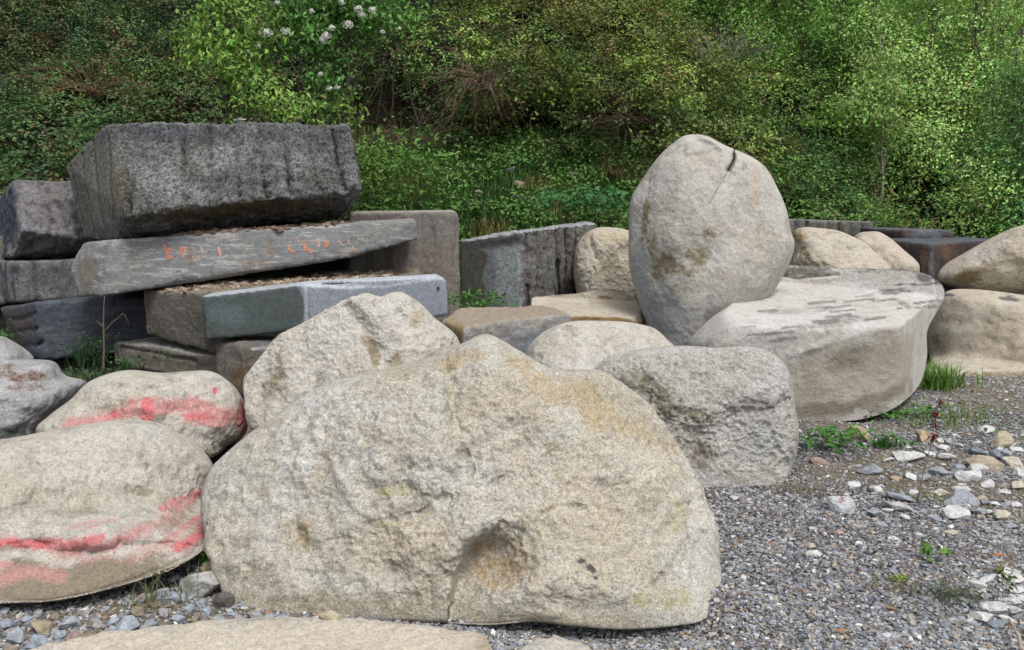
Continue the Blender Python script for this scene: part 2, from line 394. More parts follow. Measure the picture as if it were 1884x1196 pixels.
# ------------------------------------------------------------------ ground
def hill(x, y):
    x = np.asarray(x, float); y = np.asarray(y, float)
    y0 = 9.2 + np.minimum(4.2, 0.75 * np.maximum(0, x - 2.2)) + 0.12 * np.maximum(0, -x - 3)
    d = y - y0
    sp = np.log1p(np.exp(np.clip(d * 2.5, -30, 30))) / 2.5
    sp = np.where(d > 10, d, sp)
    h = 0.76 * 45 * (1 - np.exp(-sp / 45))
    return h
def ground_z(x, y):
    x = np.asarray(x, float); y = np.asarray(y, float); sh = x.shape
    P = np.stack([x.ravel(), y.ravel(), 0 * x.ravel()], 1)
    n = 0.035 * fbm(P * 0.8, 3, seed=31).reshape(sh) + 0.012 * fbm(P * 4, 3, seed=32).reshape(sh)
    h = hill(x, y)
    return n + h + np.clip(h, 0, 1) * 0.18 * fbm(P * 0.9, 3, seed=33).reshape(sh) + 0.03 * np.exp(-((x - 1.45) / 0.4) ** 2 - ((y - 3.85) / 0.5) ** 2) - 0.10 * np.exp(-((x - 0.45) / 0.5) ** 4 - ((y - 3.05) / 0.17) ** 2) - 0.06 * np.exp(-((x + 1.7) / 0.9) ** 4 - ((y - 3.4) / 0.2) ** 2) - 0.07 * np.exp(-((x - 2.4) / 0.6) ** 4 - ((y - 6.3) / 0.16) ** 2)
def axis(lo, hi, step, far, n):
    core = np.arange(lo, hi, step); g = np.geomspace(step * 2, far, n)
    return np.concatenate([lo - g[::-1], core, core[-1] + g])
xs = axis(-9, 13, 0.06, 250, 40); ys = axis(1.6, 19, 0.06, 250, 40)
X, Y = np.meshgrid(xs, ys); Z = ground_z(X, Y); nx, ny = len(xs), len(ys)
V = np.stack([X.ravel(), Y.ravel(), Z.ravel()], 1)
idx = np.arange(nx * ny).reshape(ny, nx)
Q = np.stack([idx[:-1, :-1].ravel(), idx[:-1, 1:].ravel(), idx[1:, 1:].ravel(), idx[1:, :-1].ravel()], 1)
m, t, b = newmat('gravel_ground')
P = N(t, 'ShaderNodeNewGeometry').outputs['Position']
vo = N(t, 'ShaderNodeTexVoronoi'); vo.inputs['Scale'].default_value = 62; L(t, P, vo.inputs['Vector'])
stone = ramp(t, vo.outputs['Color'], [(0.0, (0.10, 0.105, 0.115)), (0.35, (0.19, 0.19, 0.195)), (0.6, (0.27, 0.265, 0.255)), (0.8, (0.22, 0.16, 0.12)), (1.0, (0.42, 0.42, 0.41))])
stone = mix(t, bw(t, vo.outputs['Distance'], 0.25, 0.8), stone, (0.035, 0.033, 0.03))
dirt = ramp(t, noise(t, P, 14, 6, 0.7), [(0.3, (0.09, 0.075, 0.055)), (0.7, (0.27, 0.235, 0.18))])
a = N(t, 'ShaderNodeAttribute', attribute_name='dirt')
dm = bw(t, mth(t, 'ADD', a.outputs['Fac'], mth(t, 'MULTIPLY', mth(t, 'SUBTRACT', noise(t, P, 5, 5, 0.7), 0.5), 0.9)), 0.4, 0.6)
col = mix(t, dm, stone, dirt)
soil = ramp(t, noise(t, P, 6, 6, 0.7), [(0.35, (0.007, 0.007, 0.004)), (0.7, (0.022, 0.02, 0.011))])  # near-black soil: the darkness of the thicket gaps is put into its colour
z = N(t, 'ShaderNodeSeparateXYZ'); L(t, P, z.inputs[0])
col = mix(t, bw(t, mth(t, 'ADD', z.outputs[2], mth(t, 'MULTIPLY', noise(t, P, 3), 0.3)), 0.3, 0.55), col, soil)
L(t, col, b.inputs['Base Color']); b.inputs['Roughness'].default_value = 1.0; b.inputs['Specular IOR Level'].default_value = 0.0
bp = N(t, 'ShaderNodeBump'); bp.inputs['Strength'].default_value = 0.8; bp.inputs['Distance'].default_value = 0.02
L(t, mth(t, 'ADD', mth(t, 'MULTIPLY', vo.outputs['Distance'], -1.0), mth(t, 'MULTIPLY', noise(t, P, 20), 0.8)), bp.inputs['Height']); L(t, bp.outputs[0], b.inputs['Normal'])
px, py = proj(V)
def dirtmask(x, y):
    """bare earth: left of and under the big boulder, in the lee of the right hand boulders, behind the stones"""
    m = np.zeros_like(x)
    for cx, cy, rx, ry, s in ((-1.45, 3.1, 0.9, 0.35, 0.9), (-2.2, 2.6, 0.7, 0.5, 0.6), (0.5, 2.85, 0.6, 0.15, 0.9), (2.15, 4.9, 0.45, 0.35, 0.8), (2.5, 4.6, 0.5, 0.3, 0.75), (2.9, 5.1, 0.5, 0.2, 0.6), (1.9, 3.35, 0.3, 0.15, 0.6), (3.6, 5.9, 0.6, 0.15, 0.5), (2.6, 6.0, 0.9, 0.3, 0.8),
                              (1.75, 3.25, 0.25, 0.15, 0.5), (4.5, 7.5, 1.5, 0.35, 0.6), (-3, 7, 4, 1.2, 1.0), (-1, 6, 1.5, 1, 0.9), (2.1, 3.6, 0.3, 0.15, 0.5)):
        m = np.maximum(m, s * np.exp(-((x - cx) / rx) ** 2 - ((y - cy) / ry) ** 2))
    pn = fbm(np.stack([x * 1.3, y * 1.3, 0 * x], 1), 3, seed=71)
    m = np.maximum(m, np.clip(pn * 2.2 + 0.25, 0, 0.75) * np.clip((x - 1.7) * 1.2, 0, 1) * (y < 9))
    return m
dmk = dirtmask(V[:, 0], V[:, 1])
g = mkmesh('ground', V, Q, m, attrs={'dirt': np.repeat(dmk[:, None], 3, 1)}); tag(g, kind='structure')

exec_boulders = True
OCH = (0.40, 0.26, 0.12); RED = (0.60, 0.18, 0.19); RED2 = (0.52, 0.27, 0.25); OLV = (0.20, 0.17, 0.095); GRY = (0.36, 0.37, 0.38); DRK = (0.12, 0.11, 0.095); WHT = (0.62, 0.61, 0.58); MOSS = (0.10, 0.11, 0.03)
# ------------------------------------------------------------------ boulders
boulder('boulder', 'huge speckled boulder with a central peak and ochre hollow, nearest the viewer', 'boulder',
    [(372, 905), (385, 868), (400, 848), (455, 800), (520, 755), (580, 715), (650, 690), (740, 672), (800, 657), (850, 632), (888, 615), (915, 622), (955, 645), (1005, 675), (1050, 680),
     (1100, 683), (1150, 710), (1192, 742), (1225, 785), (1255, 830), (1285, 885), (1305, 940), (1320, 1000), (1328, 1070), (1320, 1115), (1290, 1142), (1240, 1152), (1150, 1158),
     (1050, 1152), (980, 1144), (900, 1150), (800, 1146), (650, 1142), (520, 1138), (437, 1130), (402, 1075), (382, 1010), (372, 950)],
    3.75, 0.5, 0.7, M_FRONT, lean=0.55, n=2.3, centre=(850, 900), sub=8, amp=(0.05, 0.034, 0.010), freq=1.5, seed=3,
    planes=[((870, 800, 3.35), (-0.25, -0.75, 0.62), 0.12), ((1100, 760, 3.70), (0.60, -0.42, 0.68), 0.07), ((620, 760, 3.45), (-0.45, -0.62, 0.64), 0.07), ((650, 1000, 3.02), (-0.12, -1, 0.16), 0.12), ((1080, 1000, 3.02), (0.15, -1, 0.12), 0.10)],
    fs=[('step', [(815, 670), (832, 760), (850, 870), (872, 920), (905, 968)], 170, -0.085, 9),
        ('step', [(830, 1105), (838, 1055), (858, 1008), (882, 986), (905, 972)], 75, 0.12, 3), ('dent', 918, 1032, 62, 46, -10, 0.085),
        ('crease', [(820, 680), (836, 780), (852, 860)], 15, 0.05), ('dent', 540, 930, 30, 60, 10, 0.03), ('dent', 640, 1010, 60, 30, -10, 0.03), ('dent', 950, 860, 60, 60, 0, 0.02), ('dent', 740, 1040, 60, 30, 0, 0.025),
        ('dent', 715, 905, 62, 20, 5, 0.025), ('crease', [(690, 962), (740, 962), (775, 945), (815, 915)], 9, 0.02), ('dent', 600, 870, 24, 60, 20, 0.025),
        ('dent', 560, 990, 26, 34, 0, 0.035), ('crease', [(1008, 945), (1045, 930), (1078, 934)], 7, 0.018), ('dent', 1245, 965, 24, 40, 15, 0.05),
        ('crease', [(1255, 930), (1262, 990), (1235, 1060), (1210, 1075)], 8, 0.045), ('step', [(890, 640), (960, 700), (1040, 770), (1100, 800), (1180, 840), (1240, 900), (1280, 970)], 60, -0.045, 8),
        ('dent', 1045, 1105, 60, 20, 0, 0.02), ('dent', 1100, 1125, 70, 20, 10, 0.02), ('dent', 1080, 1042, 24, 14, 20, 0.012), ('dent', 480, 900, 40, 50, 0, -0.015),
        ('dent', 1190, 860, 50, 60, -40, -0.025), ('dent', 780, 760, 60, 70, 0, -0.02)],
    paints=[((0.62, 0.62, 0.60), [(600, 800, 190, 110, -25, 0.4), (480, 900, 90, 120, 0, 0.3)]),
            ((0.43, 0.34, 0.21), [(1080, 745, 150, 36, 28, 0.62), (1200, 820, 110, 30, 50, 0.5), (980, 690, 70, 26, 35, 0.6), (850, 660, 60, 20, -15, 0.5)]),
            ((0.40, 0.31, 0.19), [(935, 1045, 85, 50, -10, 0.55), (560, 985, 30, 40, 0, 0.5), (590, 880, 25, 60, 15, 0.4), (955, 1010, 50, 34, 0, 0.5)]),
            ((0.42, 0.38, 0.20), [('line', [(822, 680), (834, 760), (848, 850)], 9, 0.4), (1245, 960, 26, 40, 0, 0.5), (730, 905, 60, 16, 0, 0.45), (1220, 1100, 60, 30, 0, 0.45), ('line', [(690, 966), (740, 966), (790, 945)], 8, 0.5)]),
            ((0.62, 0.60, 0.56), [(1190, 855, 45, 55, -35, 0.65), (1130, 850, 60, 60, 0, 0.3)]),
            ((0.58, 0.47, 0.36), [(940, 800, 110, 90, 30, 0.35), (780, 1000, 90, 60, 0, 0.35)]), ((0.52, 0.45, 0.33), [(1080, 930, 230, 200, 0, 0.42), (950, 720, 110, 80, 0, 0.42)]),
            ((0.07, 0.07, 0.075), [(1068, 1033, 10, 6, 0, 0.9), (1085, 1045, 14, 8, 30, 0.9), (1095, 1062, 6, 5, 0, 0.8)]),
            ((0.38, 0.20, 0.06), [(828, 676, 12, 6, 0, 0.6), (985, 895, 8, 6, 0, 0.4)]),
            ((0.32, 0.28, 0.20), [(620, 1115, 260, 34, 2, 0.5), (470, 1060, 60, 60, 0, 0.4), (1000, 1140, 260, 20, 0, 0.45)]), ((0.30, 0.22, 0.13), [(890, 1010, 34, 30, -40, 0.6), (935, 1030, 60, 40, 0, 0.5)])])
boulder('boulder', 'long grey boulder with red paint streaks along its underside, cut off by the left edge', 'boulder',
    [(-330, 900), (-250, 835), (-100, 812), (0, 808), (80, 794), (160, 780), (230, 773), (290, 778), (335, 800), (372, 828), (392, 858), (385, 890), (372, 930), (380, 980), (378, 1010),
     (330, 1042), (270, 1065), (190, 1088), (110, 1105), (40, 1110), (-80, 1108), (-240, 1080), (-330, 1000)],
    3.95, 0.55, 0.6, M_RED, lean=0.45, n=2.5, gz=0.02, sub=8, seed=8, amp=(0.05, 0.03, 0.008), planes=[((150, 900, 3.42), (0.05, -0.62, 0.78), 0.12)],
    fs=[('step', [(-300, 960), (-100, 985), (40, 1000), (180, 1008), (270, 985), (375, 930)], 150, 0.16, 8), ('crease', [(-100, 985), (40, 1000), (180, 1010), (260, 985), (330, 940)], 14, 0.02), ('dent', 330, 960, 30, 26, -30, 0.03), ('crease', [(280, 990), (340, 960), (372, 925)], 10, 0.02), ('dent', 250, 905, 26, 10, 0, 0.012), ('dent', 265, 838, 22, 16, 0, 0.008)],
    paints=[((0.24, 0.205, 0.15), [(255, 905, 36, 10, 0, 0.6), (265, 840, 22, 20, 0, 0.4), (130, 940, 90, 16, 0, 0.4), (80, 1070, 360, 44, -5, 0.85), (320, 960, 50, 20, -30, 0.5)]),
            (RED, [('line', [(-60, 1005), (60, 1000), (130, 1003), (180, 990)], 17, 0.75), ('line', [(300, 935), (340, 918), (370, 905)], 13, 0.6), ('line', [(330, 1005), (378, 975)], 20, 0.7), ('line', [(320, 985), (372, 950)], 12, 0.55)]),
            (RED2, [('line', [(100, 1015), (200, 1005), (290, 965), (350, 925)], 24, 0.55), ('line', [(-40, 1075), (50, 1055), (110, 1060)], 16, 0.75), (190, 1020, 60, 16, -10, 0.5), (300, 1000, 80, 18, -25, 0.45), (170, 965, 60, 10, -8, 0.45), (0, 1040, 30, 8, 0, 0.7)])])
boulder('boulder', 'rounded boulder with a broad band of faded red paint, behind the long red streaked one', 'boulder',
    [(66, 795), (90, 765), (130, 735), (160, 705), (200, 688), (240, 681), (300, 686), (345, 683), (390, 684), (425, 705), (447, 735), (456, 775), (450, 800), (420, 820), (390, 842), (300, 870), (180, 880), (100, 850)],
    5.1, 0.5, 0.5, M_RED, n=2.4, seed=14, sub=7, amp=(0.05, 0.035, 0.01), gz=0.05,
    fs=[('dent', 300, 690, 30, 10, 0, 0.02)],
    paints=[((0.12, 0.12, 0.12), [(220, 708, 22, 7, 0, 0.42), (270, 712, 26, 7, 0, 0.42), (320, 698, 18, 7, 0, 0.4), (400, 700, 18, 6, 0, 0.4), (200, 735, 20, 6, 0, 0.4)]),
            (RED2, [('line', [(130, 785), (200, 765), (280, 750), (360, 748), (440, 765)], 20, 0.8), (280, 745, 70, 20, 0, 0.6), (390, 770, 60, 20, 5, 0.75), (445, 770, 14, 40, 0, 0.8)]),
            (RED, [(208, 762, 9, 9, 0, 1.1), (272, 745, 14, 18, 0, 0.95), (270, 768, 12, 8, 0, 1.1), (365, 768, 26, 8, 0, 0.8), (395, 717, 6, 8, 0, 0.9), (450, 760, 10, 30, 0, 0.7)]),
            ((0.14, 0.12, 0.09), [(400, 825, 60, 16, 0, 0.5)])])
boulder('rock', 'angular grey rock with a patch of rust red moss at the left edge', 'rock',
    [(-200, 760), (-180, 680), (-60, 660), (20, 662), (95, 664), (120, 690), (158, 704), (130, 740), (95, 770), (70, 800), (40, 830), (-60, 850), (-190, 830)],
    5.5, 0.55, 0.5, M_LILAC, n=3.2, seed=21, sub=7, facet=0.03, amp=(0.04, 0.03, 0.01), planes=[((20, 720, 5.15), (0.1, -0.5, 0.85), 0.06), ((20, 795, 5.0), (0, -1, 0.05), 0.05)],
    paints=[((0.13, 0.055, 0.03), [(30, 692, 46, 13, 10, 0.5), (65, 694, 30, 12, 10, 0.5), (40, 712, 46, 12, 0, 0.45), (10, 675, 24, 9, 0, 0.45)]),
            ((0.02, 0.16, 0.08), [(21, 798, 6, 5, 0, 1.2)]), ((0.08, 0.085, 0.07), [(20, 805, 60, 24, 0, 0.6)])])
boulder('rock', 'pale lilac grey rock hump behind the mossy angular rock at the left edge', 'rock',
    [(-160, 700), (-150, 640), (-60, 610), (0, 618), (20, 626), (50, 645), (64, 664), (60, 700), (0, 720), (-100, 720)], 6.1, 0.4, 0.4, M_LILAC, n=3.0, seed=25, sub=6, facet=0.03)
boulder('boulder', 'domed beige boulder standing in front of the sawn blue slab', 'boulder',
    [(448, 700), (460, 680), (480, 655), (510, 620), (560, 592), (600, 570), (640, 552), (672, 540), (700, 546), (722, 538), (745, 540), (775, 560), (800, 585), (842, 622), (850, 680),
     (820, 760), (720, 830), (600, 850), (510, 820), (460, 788), (450, 740)],
    5.2, 0.55, 0.5, M_PALE, n=2.2, seed=31, sub=8, amp=(0.06, 0.035, 0.008), planes=[((620, 640, 4.95), (-0.3, -0.8, 0.5), 0.10), ((770, 640, 5.0), (0.45, -0.75, 0.5), 0.08)],
    fs=[('crease', [(640, 560), (668, 600), (690, 640), (700, 680)], 12, 0.04), ('crease', [(600, 590), (660, 560), (720, 552)], 8, 0.01), ('dent', 715, 660, 20, 30, -30, 0.03), ('step', [(645, 555), (680, 620), (702, 700)], 60, 0.04, 8), ('dent', 480, 740, 12, 40, 0, 0.025)],
    paints=[((0.22, 0.18, 0.11), [(680, 640, 14, 50, -25, 0.6), (500, 700, 24, 60, 20, 0.45), (725, 665, 18, 26, 0, 0.5), (600, 700, 60, 14, 0, 0.3)]), ((0.52, 0.50, 0.45), [(600, 620, 70, 40, -30, 0.5), (735, 545, 26, 6, 0, 0.7)]),
            ((0.36, 0.29, 0.18), [(765, 590, 18, 20, 0, 0.45)])])
boulder('boulder', 'low pale hump of a boulder between the egg shaped one and the huge front one', 'boulder',
    [(960, 680), (968, 645), (990, 618), (1020, 600), (1055, 591), (1100, 590), (1150, 592), (1185, 598), (1205, 605), (1225, 622), (1245, 650), (1240, 720), (1150, 780), (1020, 770), (970, 720)],
    5.75, 0.5, 0.45, M_PALE, n=2.4, seed=35, sub=7, amp=(0.05, 0.03, 0.008), planes=[((1090, 630, 5.5), (0, -0.6, 0.8), 0.08)],
    paints=[((0.28, 0.25, 0.20), [(1050, 605, 26, 8, 0, 0.5), (1130, 640, 60, 24, 0, 0.3), (1060, 618, 12, 6, 0, 0.5)])], fs=[('crease', [(1190, 600), (1210, 622), (1225, 640)], 6, 0.03)])
boulder('boulder', 'grey white boulder with wrinkled, moss flecked upper face just behind the huge one', 'boulder',
    [(1085, 690), (1110, 662), (1150, 646), (1200, 640), (1260, 636), (1320, 640), (1370, 638), (1410, 645), (1442, 668), (1456, 700), (1462, 740), (1470, 790), (1466, 830), (1448, 880), (1420, 902),
     (1385, 905), (1350, 900), (1310, 912), (1240, 940), (1150, 900), (1080, 800), (1070, 730)],
    5.15, 0.55, 0.5, M_BARK, n=2.7, seed=41, sub=8, amp=(0.05, 0.04, 0.018), planes=[((1300, 700, 4.75), (0, -0.55, 0.8), 0.10), ((1380, 800, 4.62), (0.1, -1, 0.15), 0.10)],
    fs=[('step', [(1100, 700), (1180, 770), (1230, 770), (1290, 790), (1330, 770)], 60, 0.03, 6), ('step', [(1230, 870), (1260, 820), (1300, 780), (1360, 745), (1440, 735)], 70, 0.05, 5), ('dent', 1180, 690, 26, 14, 20, 0.03), ('dent', 1280, 700, 30, 12, -20, 0.025), ('dent', 1350, 690, 24, 14, 10, 0.02), ('dent', 1150, 730, 24, 20, 30, 0.03), ('dent', 1290, 835, 24, 26, 0, 0.03), ('dent', 1220, 750, 60, 24, 20, 0.02)],
    paints=[((0.60, 0.59, 0.56), [(1400, 800, 70, 90, 0, 0.7), (1280, 870, 60, 40, 0, 0.6)]), ((0.17, 0.165, 0.07), [(1200, 716, 60, 22, 25, 0.5), (1270, 760, 50, 24, 15, 0.42), (1225, 745, 60, 18, 25, 0.42), (1150, 690, 40, 14, 0, 0.35)]),
            ((0.25, 0.19, 0.13), [(1290, 838, 22, 26, 0, 0.6)]), ((0.36, 0.33, 0.25), [(1300, 720, 120, 40, 10, 0.25)])])
boulder('boulder', 'tall egg shaped boulder standing on its narrow end, cracked at the top', 'boulder',
    [(1157, 420), (1160, 370), (1178, 335), (1210, 290), (1240, 262), (1265, 248), (1300, 250), (1330, 265), (1350, 274), (1385, 290), (1410, 310), (1430, 345), (1447, 385), (1455, 425), (1462, 450), (1450, 490),
     (1420, 540), (1370, 590), (1300, 640), (1275, 690), (1240, 712), (1212, 690), (1205, 640), (1190, 600), (1172, 545), (1158, 490)],
    7.5, 0.62, 0.6, M_EGG, n=2.3, lump=0.04, centre=(1305, 450), seed=52, sub=8, amp=(0.03, 0.009, 0.004), freq=1.2, gz=0.0,
    planes=[((1330, 400, 7.0), (0.1, -0.95, 0.28), 0.15), ((1190, 430, 7.25), (-0.8, -0.6, 0.1), 0.08)],
    fs=[('crease', [(1352, 262), (1350, 292), (1340, 314)], 3.2, 0.12), ('crease', [(1340, 312), (1315, 350), (1305, 375)], 5, 0.012), ('dent', 1285, 465, 34, 30, 0, 0.03), ('dent', 1230, 490, 28, 34, 0, 0.025),
        ('step', [(1192, 350), (1180, 400), (1188, 470), (1220, 520), (1240, 560), (1195, 600)], 40, 0.03, 5), ('crease', [(1203, 545), (1195, 575), (1205, 600)], 5, 0.02), ('crease', [(1225, 290), (1280, 285), (1300, 282)], 6, 0.015),
        ('crease', [(1190, 330), (1225, 290), (1270, 270)], 7, 0.015)],
    paints=[(OLV, [(1285, 472, 26, 28, 10, 0.55), (1228, 492, 32, 28, 0, 0.6), (1262, 500, 44, 16, 0, 0.5), (1188, 400, 10, 55, 8, 0.55), (1310, 430, 22, 14, 0, 0.5), (1200, 450, 14, 40, -10, 0.5)]),
            ((0.39, 0.40, 0.41), [(1215, 570, 60, 50, 45, 0.6), (1180, 500, 24, 50, 0, 0.6), (1270, 590, 60, 60, 0, 0.5)]), ((0.48, 0.39, 0.32), [(1390, 350, 10, 50, 5, 0.6), (1380, 440, 50, 50, 0, 0.4)]),
            ((0.52, 0.50, 0.47), [(1290, 350, 70, 60, 0, 0.4)]), ((0.17, 0.165, 0.15), [(1300, 262, 26, 6, 15, 0.6), (1318, 274, 14, 5, 20, 0.5), (1262, 275, 6, 14, 0, 0.4), (1370, 305, 10, 12, 0, 0.4)]),
            ((0.30, 0.26, 0.18), [(1420, 440, 30, 40, 0, 0.4)]), ((0.05, 0.045, 0.035), [('line', [(1352, 268), (1350, 292), (1340, 314)], 1.8, 1.0), ('line', [(1340, 314), (1318, 350), (1305, 375)], 1.6, 0.6)])])  # the thin dark lines paint the shade inside the crack
boulder('boulder', 'broad flat topped boulder with bleached top and brown front, beside the egg shaped one', 'boulder',
    [(1262, 636), (1300, 590), (1345, 558), (1378, 530), (1410, 492), (1450, 489), (1520, 492), (1600, 494), (1660, 496), (1700, 503), (1730, 520), (1738, 545), (1722, 575), (1706, 610), (1705, 660), (1690, 710),
     (1650, 748), (1600, 768), (1550, 775), (1480, 774), (1400, 770), (1330, 740), (1270, 690)],
    7.6, 1.9, 0.4, M_WHITE, lump=0.03, n=5, centre=(1510, 620), seed=61, sub=8, amp=(0.012, 0.008, 0.004),
    planes=[((1500, 560, 7.0), (0.02, -0.10, 1), 0.07), ((1560, 690, 6.22), (0.10, -1, 0.0), 0.09), ((1680, 620, 6.65), (0.8, -0.6, 0.05), 0.05)],
    fs=[('dent', 1520, 520, 80, 6, 0, 0.01), ('dent', 1570, 680, 120, 40, 0, 0.02), ('crease', [(1450, 655), (1520, 630), (1650, 600)], 6, -0.01), ('crease', [(1650, 590), (1668, 640), (1680, 700)], 7, 0.012), ('dent', 1690, 570, 10, 30, 0, 0.03), ('crease', [(1400, 505), (1470, 512), (1540, 505)], 3, 0.03), ('crease', [(1440, 605), (1500, 602), (1570, 592)], 3, 0.02), ('crease', [(1390, 575), (1480, 568)], 3, 0.02), ('crease', [(1620, 540), (1680, 545)], 3, 0.02)],
    paints=[((0.43, 0.395, 0.33), [(1560, 700, 150, 75, -8, 1.1), (1480, 720, 90, 60, 0, 1.1), (1640, 670, 60, 70, 0, 0.9)]),
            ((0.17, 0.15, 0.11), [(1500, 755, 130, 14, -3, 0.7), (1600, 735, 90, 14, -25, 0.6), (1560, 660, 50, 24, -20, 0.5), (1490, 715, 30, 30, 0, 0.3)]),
            ((0.60, 0.59, 0.57), [(1560, 518, 60, 8, 0, 0.7), (1450, 590, 120, 40, -20, 0.4), (1690, 690, 14, 60, 10, 0.5)]),
            ((0.23, 0.22, 0.20), [('line', [(1423, 499), (1454, 495)], 3.5, 0.94), ('line', [(1625, 540), (1675, 535)], 1.9, 0.77), ('line', [(1527, 574), (1573, 570)], 2.4, 0.97), ('line', [(1364, 602), (1389, 600)], 2.7, 0.73), ('line', [(1496, 574), (1527, 571)], 1.9, 0.69), ('line', [(1519, 583), (1565, 579)], 4.0, 0.87), ('line', [(1588, 589), (1630, 584)], 2.8, 0.96), ('line', [(1695, 515), (1762, 509)], 3.9, 0.66), ('line', [(1517, 567), (1565, 562)], 2.7, 0.97), ('line', [(1374, 617), (1428, 612)], 2.6, 0.96), ('line', [(1678, 525), (1734, 519)], 2.7, 0.69), ('line', [(1700, 524), (1762, 517)], 3.0, 0.91), ('line', [(1553, 555), (1608, 550)], 2.8, 0.81), ('line', [(1682, 558), (1715, 554)], 2.8, 0.97), ('line', [(1708, 567), (1747, 563)], 1.5, 0.93), ('line', [(1437, 604), (1473, 600)], 2.1, 0.95), ('line', [(1507, 595), (1543, 591)], 3.6, 0.98), ('line', [(1459, 505), (1484, 502)], 2.4, 0.67), ('line', [(1425, 509), (1450, 506)], 3.3, 0.61), ('line', [(1574, 546), (1630, 541)], 2.8, 0.60), ('line', [(1628, 570), (1659, 567)], 1.6, 0.74), ('line', [(1684, 566), (1721, 562)], 2.7, 0.72), ('line', [(1394, 617), (1458, 611)], 3.4, 0.94), ('line', [(1530, 585), (1583, 580)], 2.3, 0.64), ('line', [(1605, 555), (1652, 550)], 3.5, 0.79), ('line', [(1646, 525), (1682, 521)], 3.0, 0.77), ('line', [(1473, 510), (1526, 505)], 2.1, 0.65), ('line', [(1496, 592), (1542, 588)], 4.0, 0.97), ('line', [(1395, 573), (1430, 570)], 3.0, 0.85), ('line', [(1689, 557), (1732, 553)], 2.8, 0.60), ('line', [(1445, 496), (1491, 491)], 1.7, 0.64), ('line', [(1431, 496), (1464, 493)], 2.8, 0.79), ('line', [(1616, 536), (1670, 531)], 3.4, 0.68), ('line', [(1487, 559), (1537, 554)], 3.7, 0.97)]), ((0.20, 0.19, 0.17), [(1470, 498, 60, 10, 0, 0.7), (1500, 600, 90, 9, -8, 0.5), (1560, 588, 70, 8, -5, 0.45), (1440, 573, 60, 6, -3, 0.5), (1510, 566, 40, 5, 0, 0.6), (1640, 538, 30, 6, 0, 0.7), (1700, 512, 24, 8, 10, 0.8), (1590, 500, 26, 4, 0, 0.5), (1440, 625, 40, 6, -10, 0.6), (1610, 540, 30, 4, -5, 0.4), (1665, 560, 26, 6, 25, 0.5), (1430, 535, 26, 5, 0, 0.4)])])
boulder('boulder', 'smooth tan boulder on the ground at the right edge under another boulder', 'boulder',
    [(1706, 640), (1706, 600), (1722, 560), (1745, 535), (1790, 532), (1850, 538), (1900, 545), (2000, 555), (2080, 600), (2070, 660), (1980, 695), (1880, 695), (1800, 697), (1750, 695), (1718, 672)],
    8.4, 0.6, 0.5, M_TAN, n=2.8, seed=71, sub=7, amp=(0.02, 0.006, 0.004), planes=[((1830, 620, 7.9), (0, -0.9, 0.35), 0.10)],
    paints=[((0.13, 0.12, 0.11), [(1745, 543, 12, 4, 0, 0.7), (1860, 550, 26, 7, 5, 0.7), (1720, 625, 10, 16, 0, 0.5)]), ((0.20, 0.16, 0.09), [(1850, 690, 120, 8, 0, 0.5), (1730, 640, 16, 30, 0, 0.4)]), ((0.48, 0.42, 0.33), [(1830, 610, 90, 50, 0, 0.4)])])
boulder('boulder', 'long sloping cream boulder at the right edge resting on the smooth tan one', 'boulder',
    [(1715, 508), (1730, 490), (1770, 468), (1810, 445), (1850, 425), (1884, 414), (1950, 400), (2040, 420), (2090, 480), (2040, 530), (1950, 540), (1884, 540), (1850, 544), (1810, 542), (1760, 530), (1722, 520)],
    9.1, 0.5, 0.5, M_TAN, n=2.3, seed=75, sub=7, amp=(0.04, 0.02, 0.006), gz=-9, planes=[((1800, 480, 8.9), (-0.4, -0.6, 0.7), 0.08)],
    paints=[((0.24, 0.19, 0.10), [(1780, 510, 30, 16, -10, 0.7), (1820, 525, 50, 8, 0, 0.4)]), ((0.52, 0.48, 0.43), [(1820, 460, 70, 16, -27, 0.6)]), ((0.17, 0.16, 0.14), [(1850, 465, 12, 7, 0, 0.4), (1842, 440, 18, 4, -20, 0.4)])])
boulder('boulder', 'golden tan boulder immediately right of the egg shaped boulder', 'boulder',
    [(1458, 450), (1462, 425), (1480, 418), (1510, 420), (1540, 424), (1570, 436), (1595, 450), (1620, 475), (1640, 500), (1600, 560), (1500, 570), (1456, 520)],
    9.0, 0.45, 0.4, M_TAN, n=2.4, seed=81, sub=7, amp=(0.05, 0.025, 0.008), planes=[((1530, 470, 8.7), (0.1, -0.7, 0.6), 0.08)], paints=[((0.30, 0.20, 0.09), [(1472, 435, 14, 14, 0, 0.6), (1480, 470, 14, 26, 0, 0.4)])])
boulder('boulder', 'small peach boulder with a dimpled crown beside the black slabs', 'boulder',
    [(1565, 450), (1578, 430), (1600, 426), (1618, 427), (1640, 440), (1665, 462), (1688, 482), (1692, 500), (1685, 560), (1600, 570), (1560, 500)],
    9.3, 0.4, 0.4, M_TAN, n=2.2, seed=86, sub=6, amp=(0.05, 0.02, 0.008), paints=[((0.50, 0.42, 0.34), [(1640, 460, 40, 24, 30, 0.5)]), ((0.2, 0.19, 0.18), [(1625, 455, 8, 8, 0, 0.4)])], fs=[('dent', 1592, 430, 8, 12, 0, 0.03)])
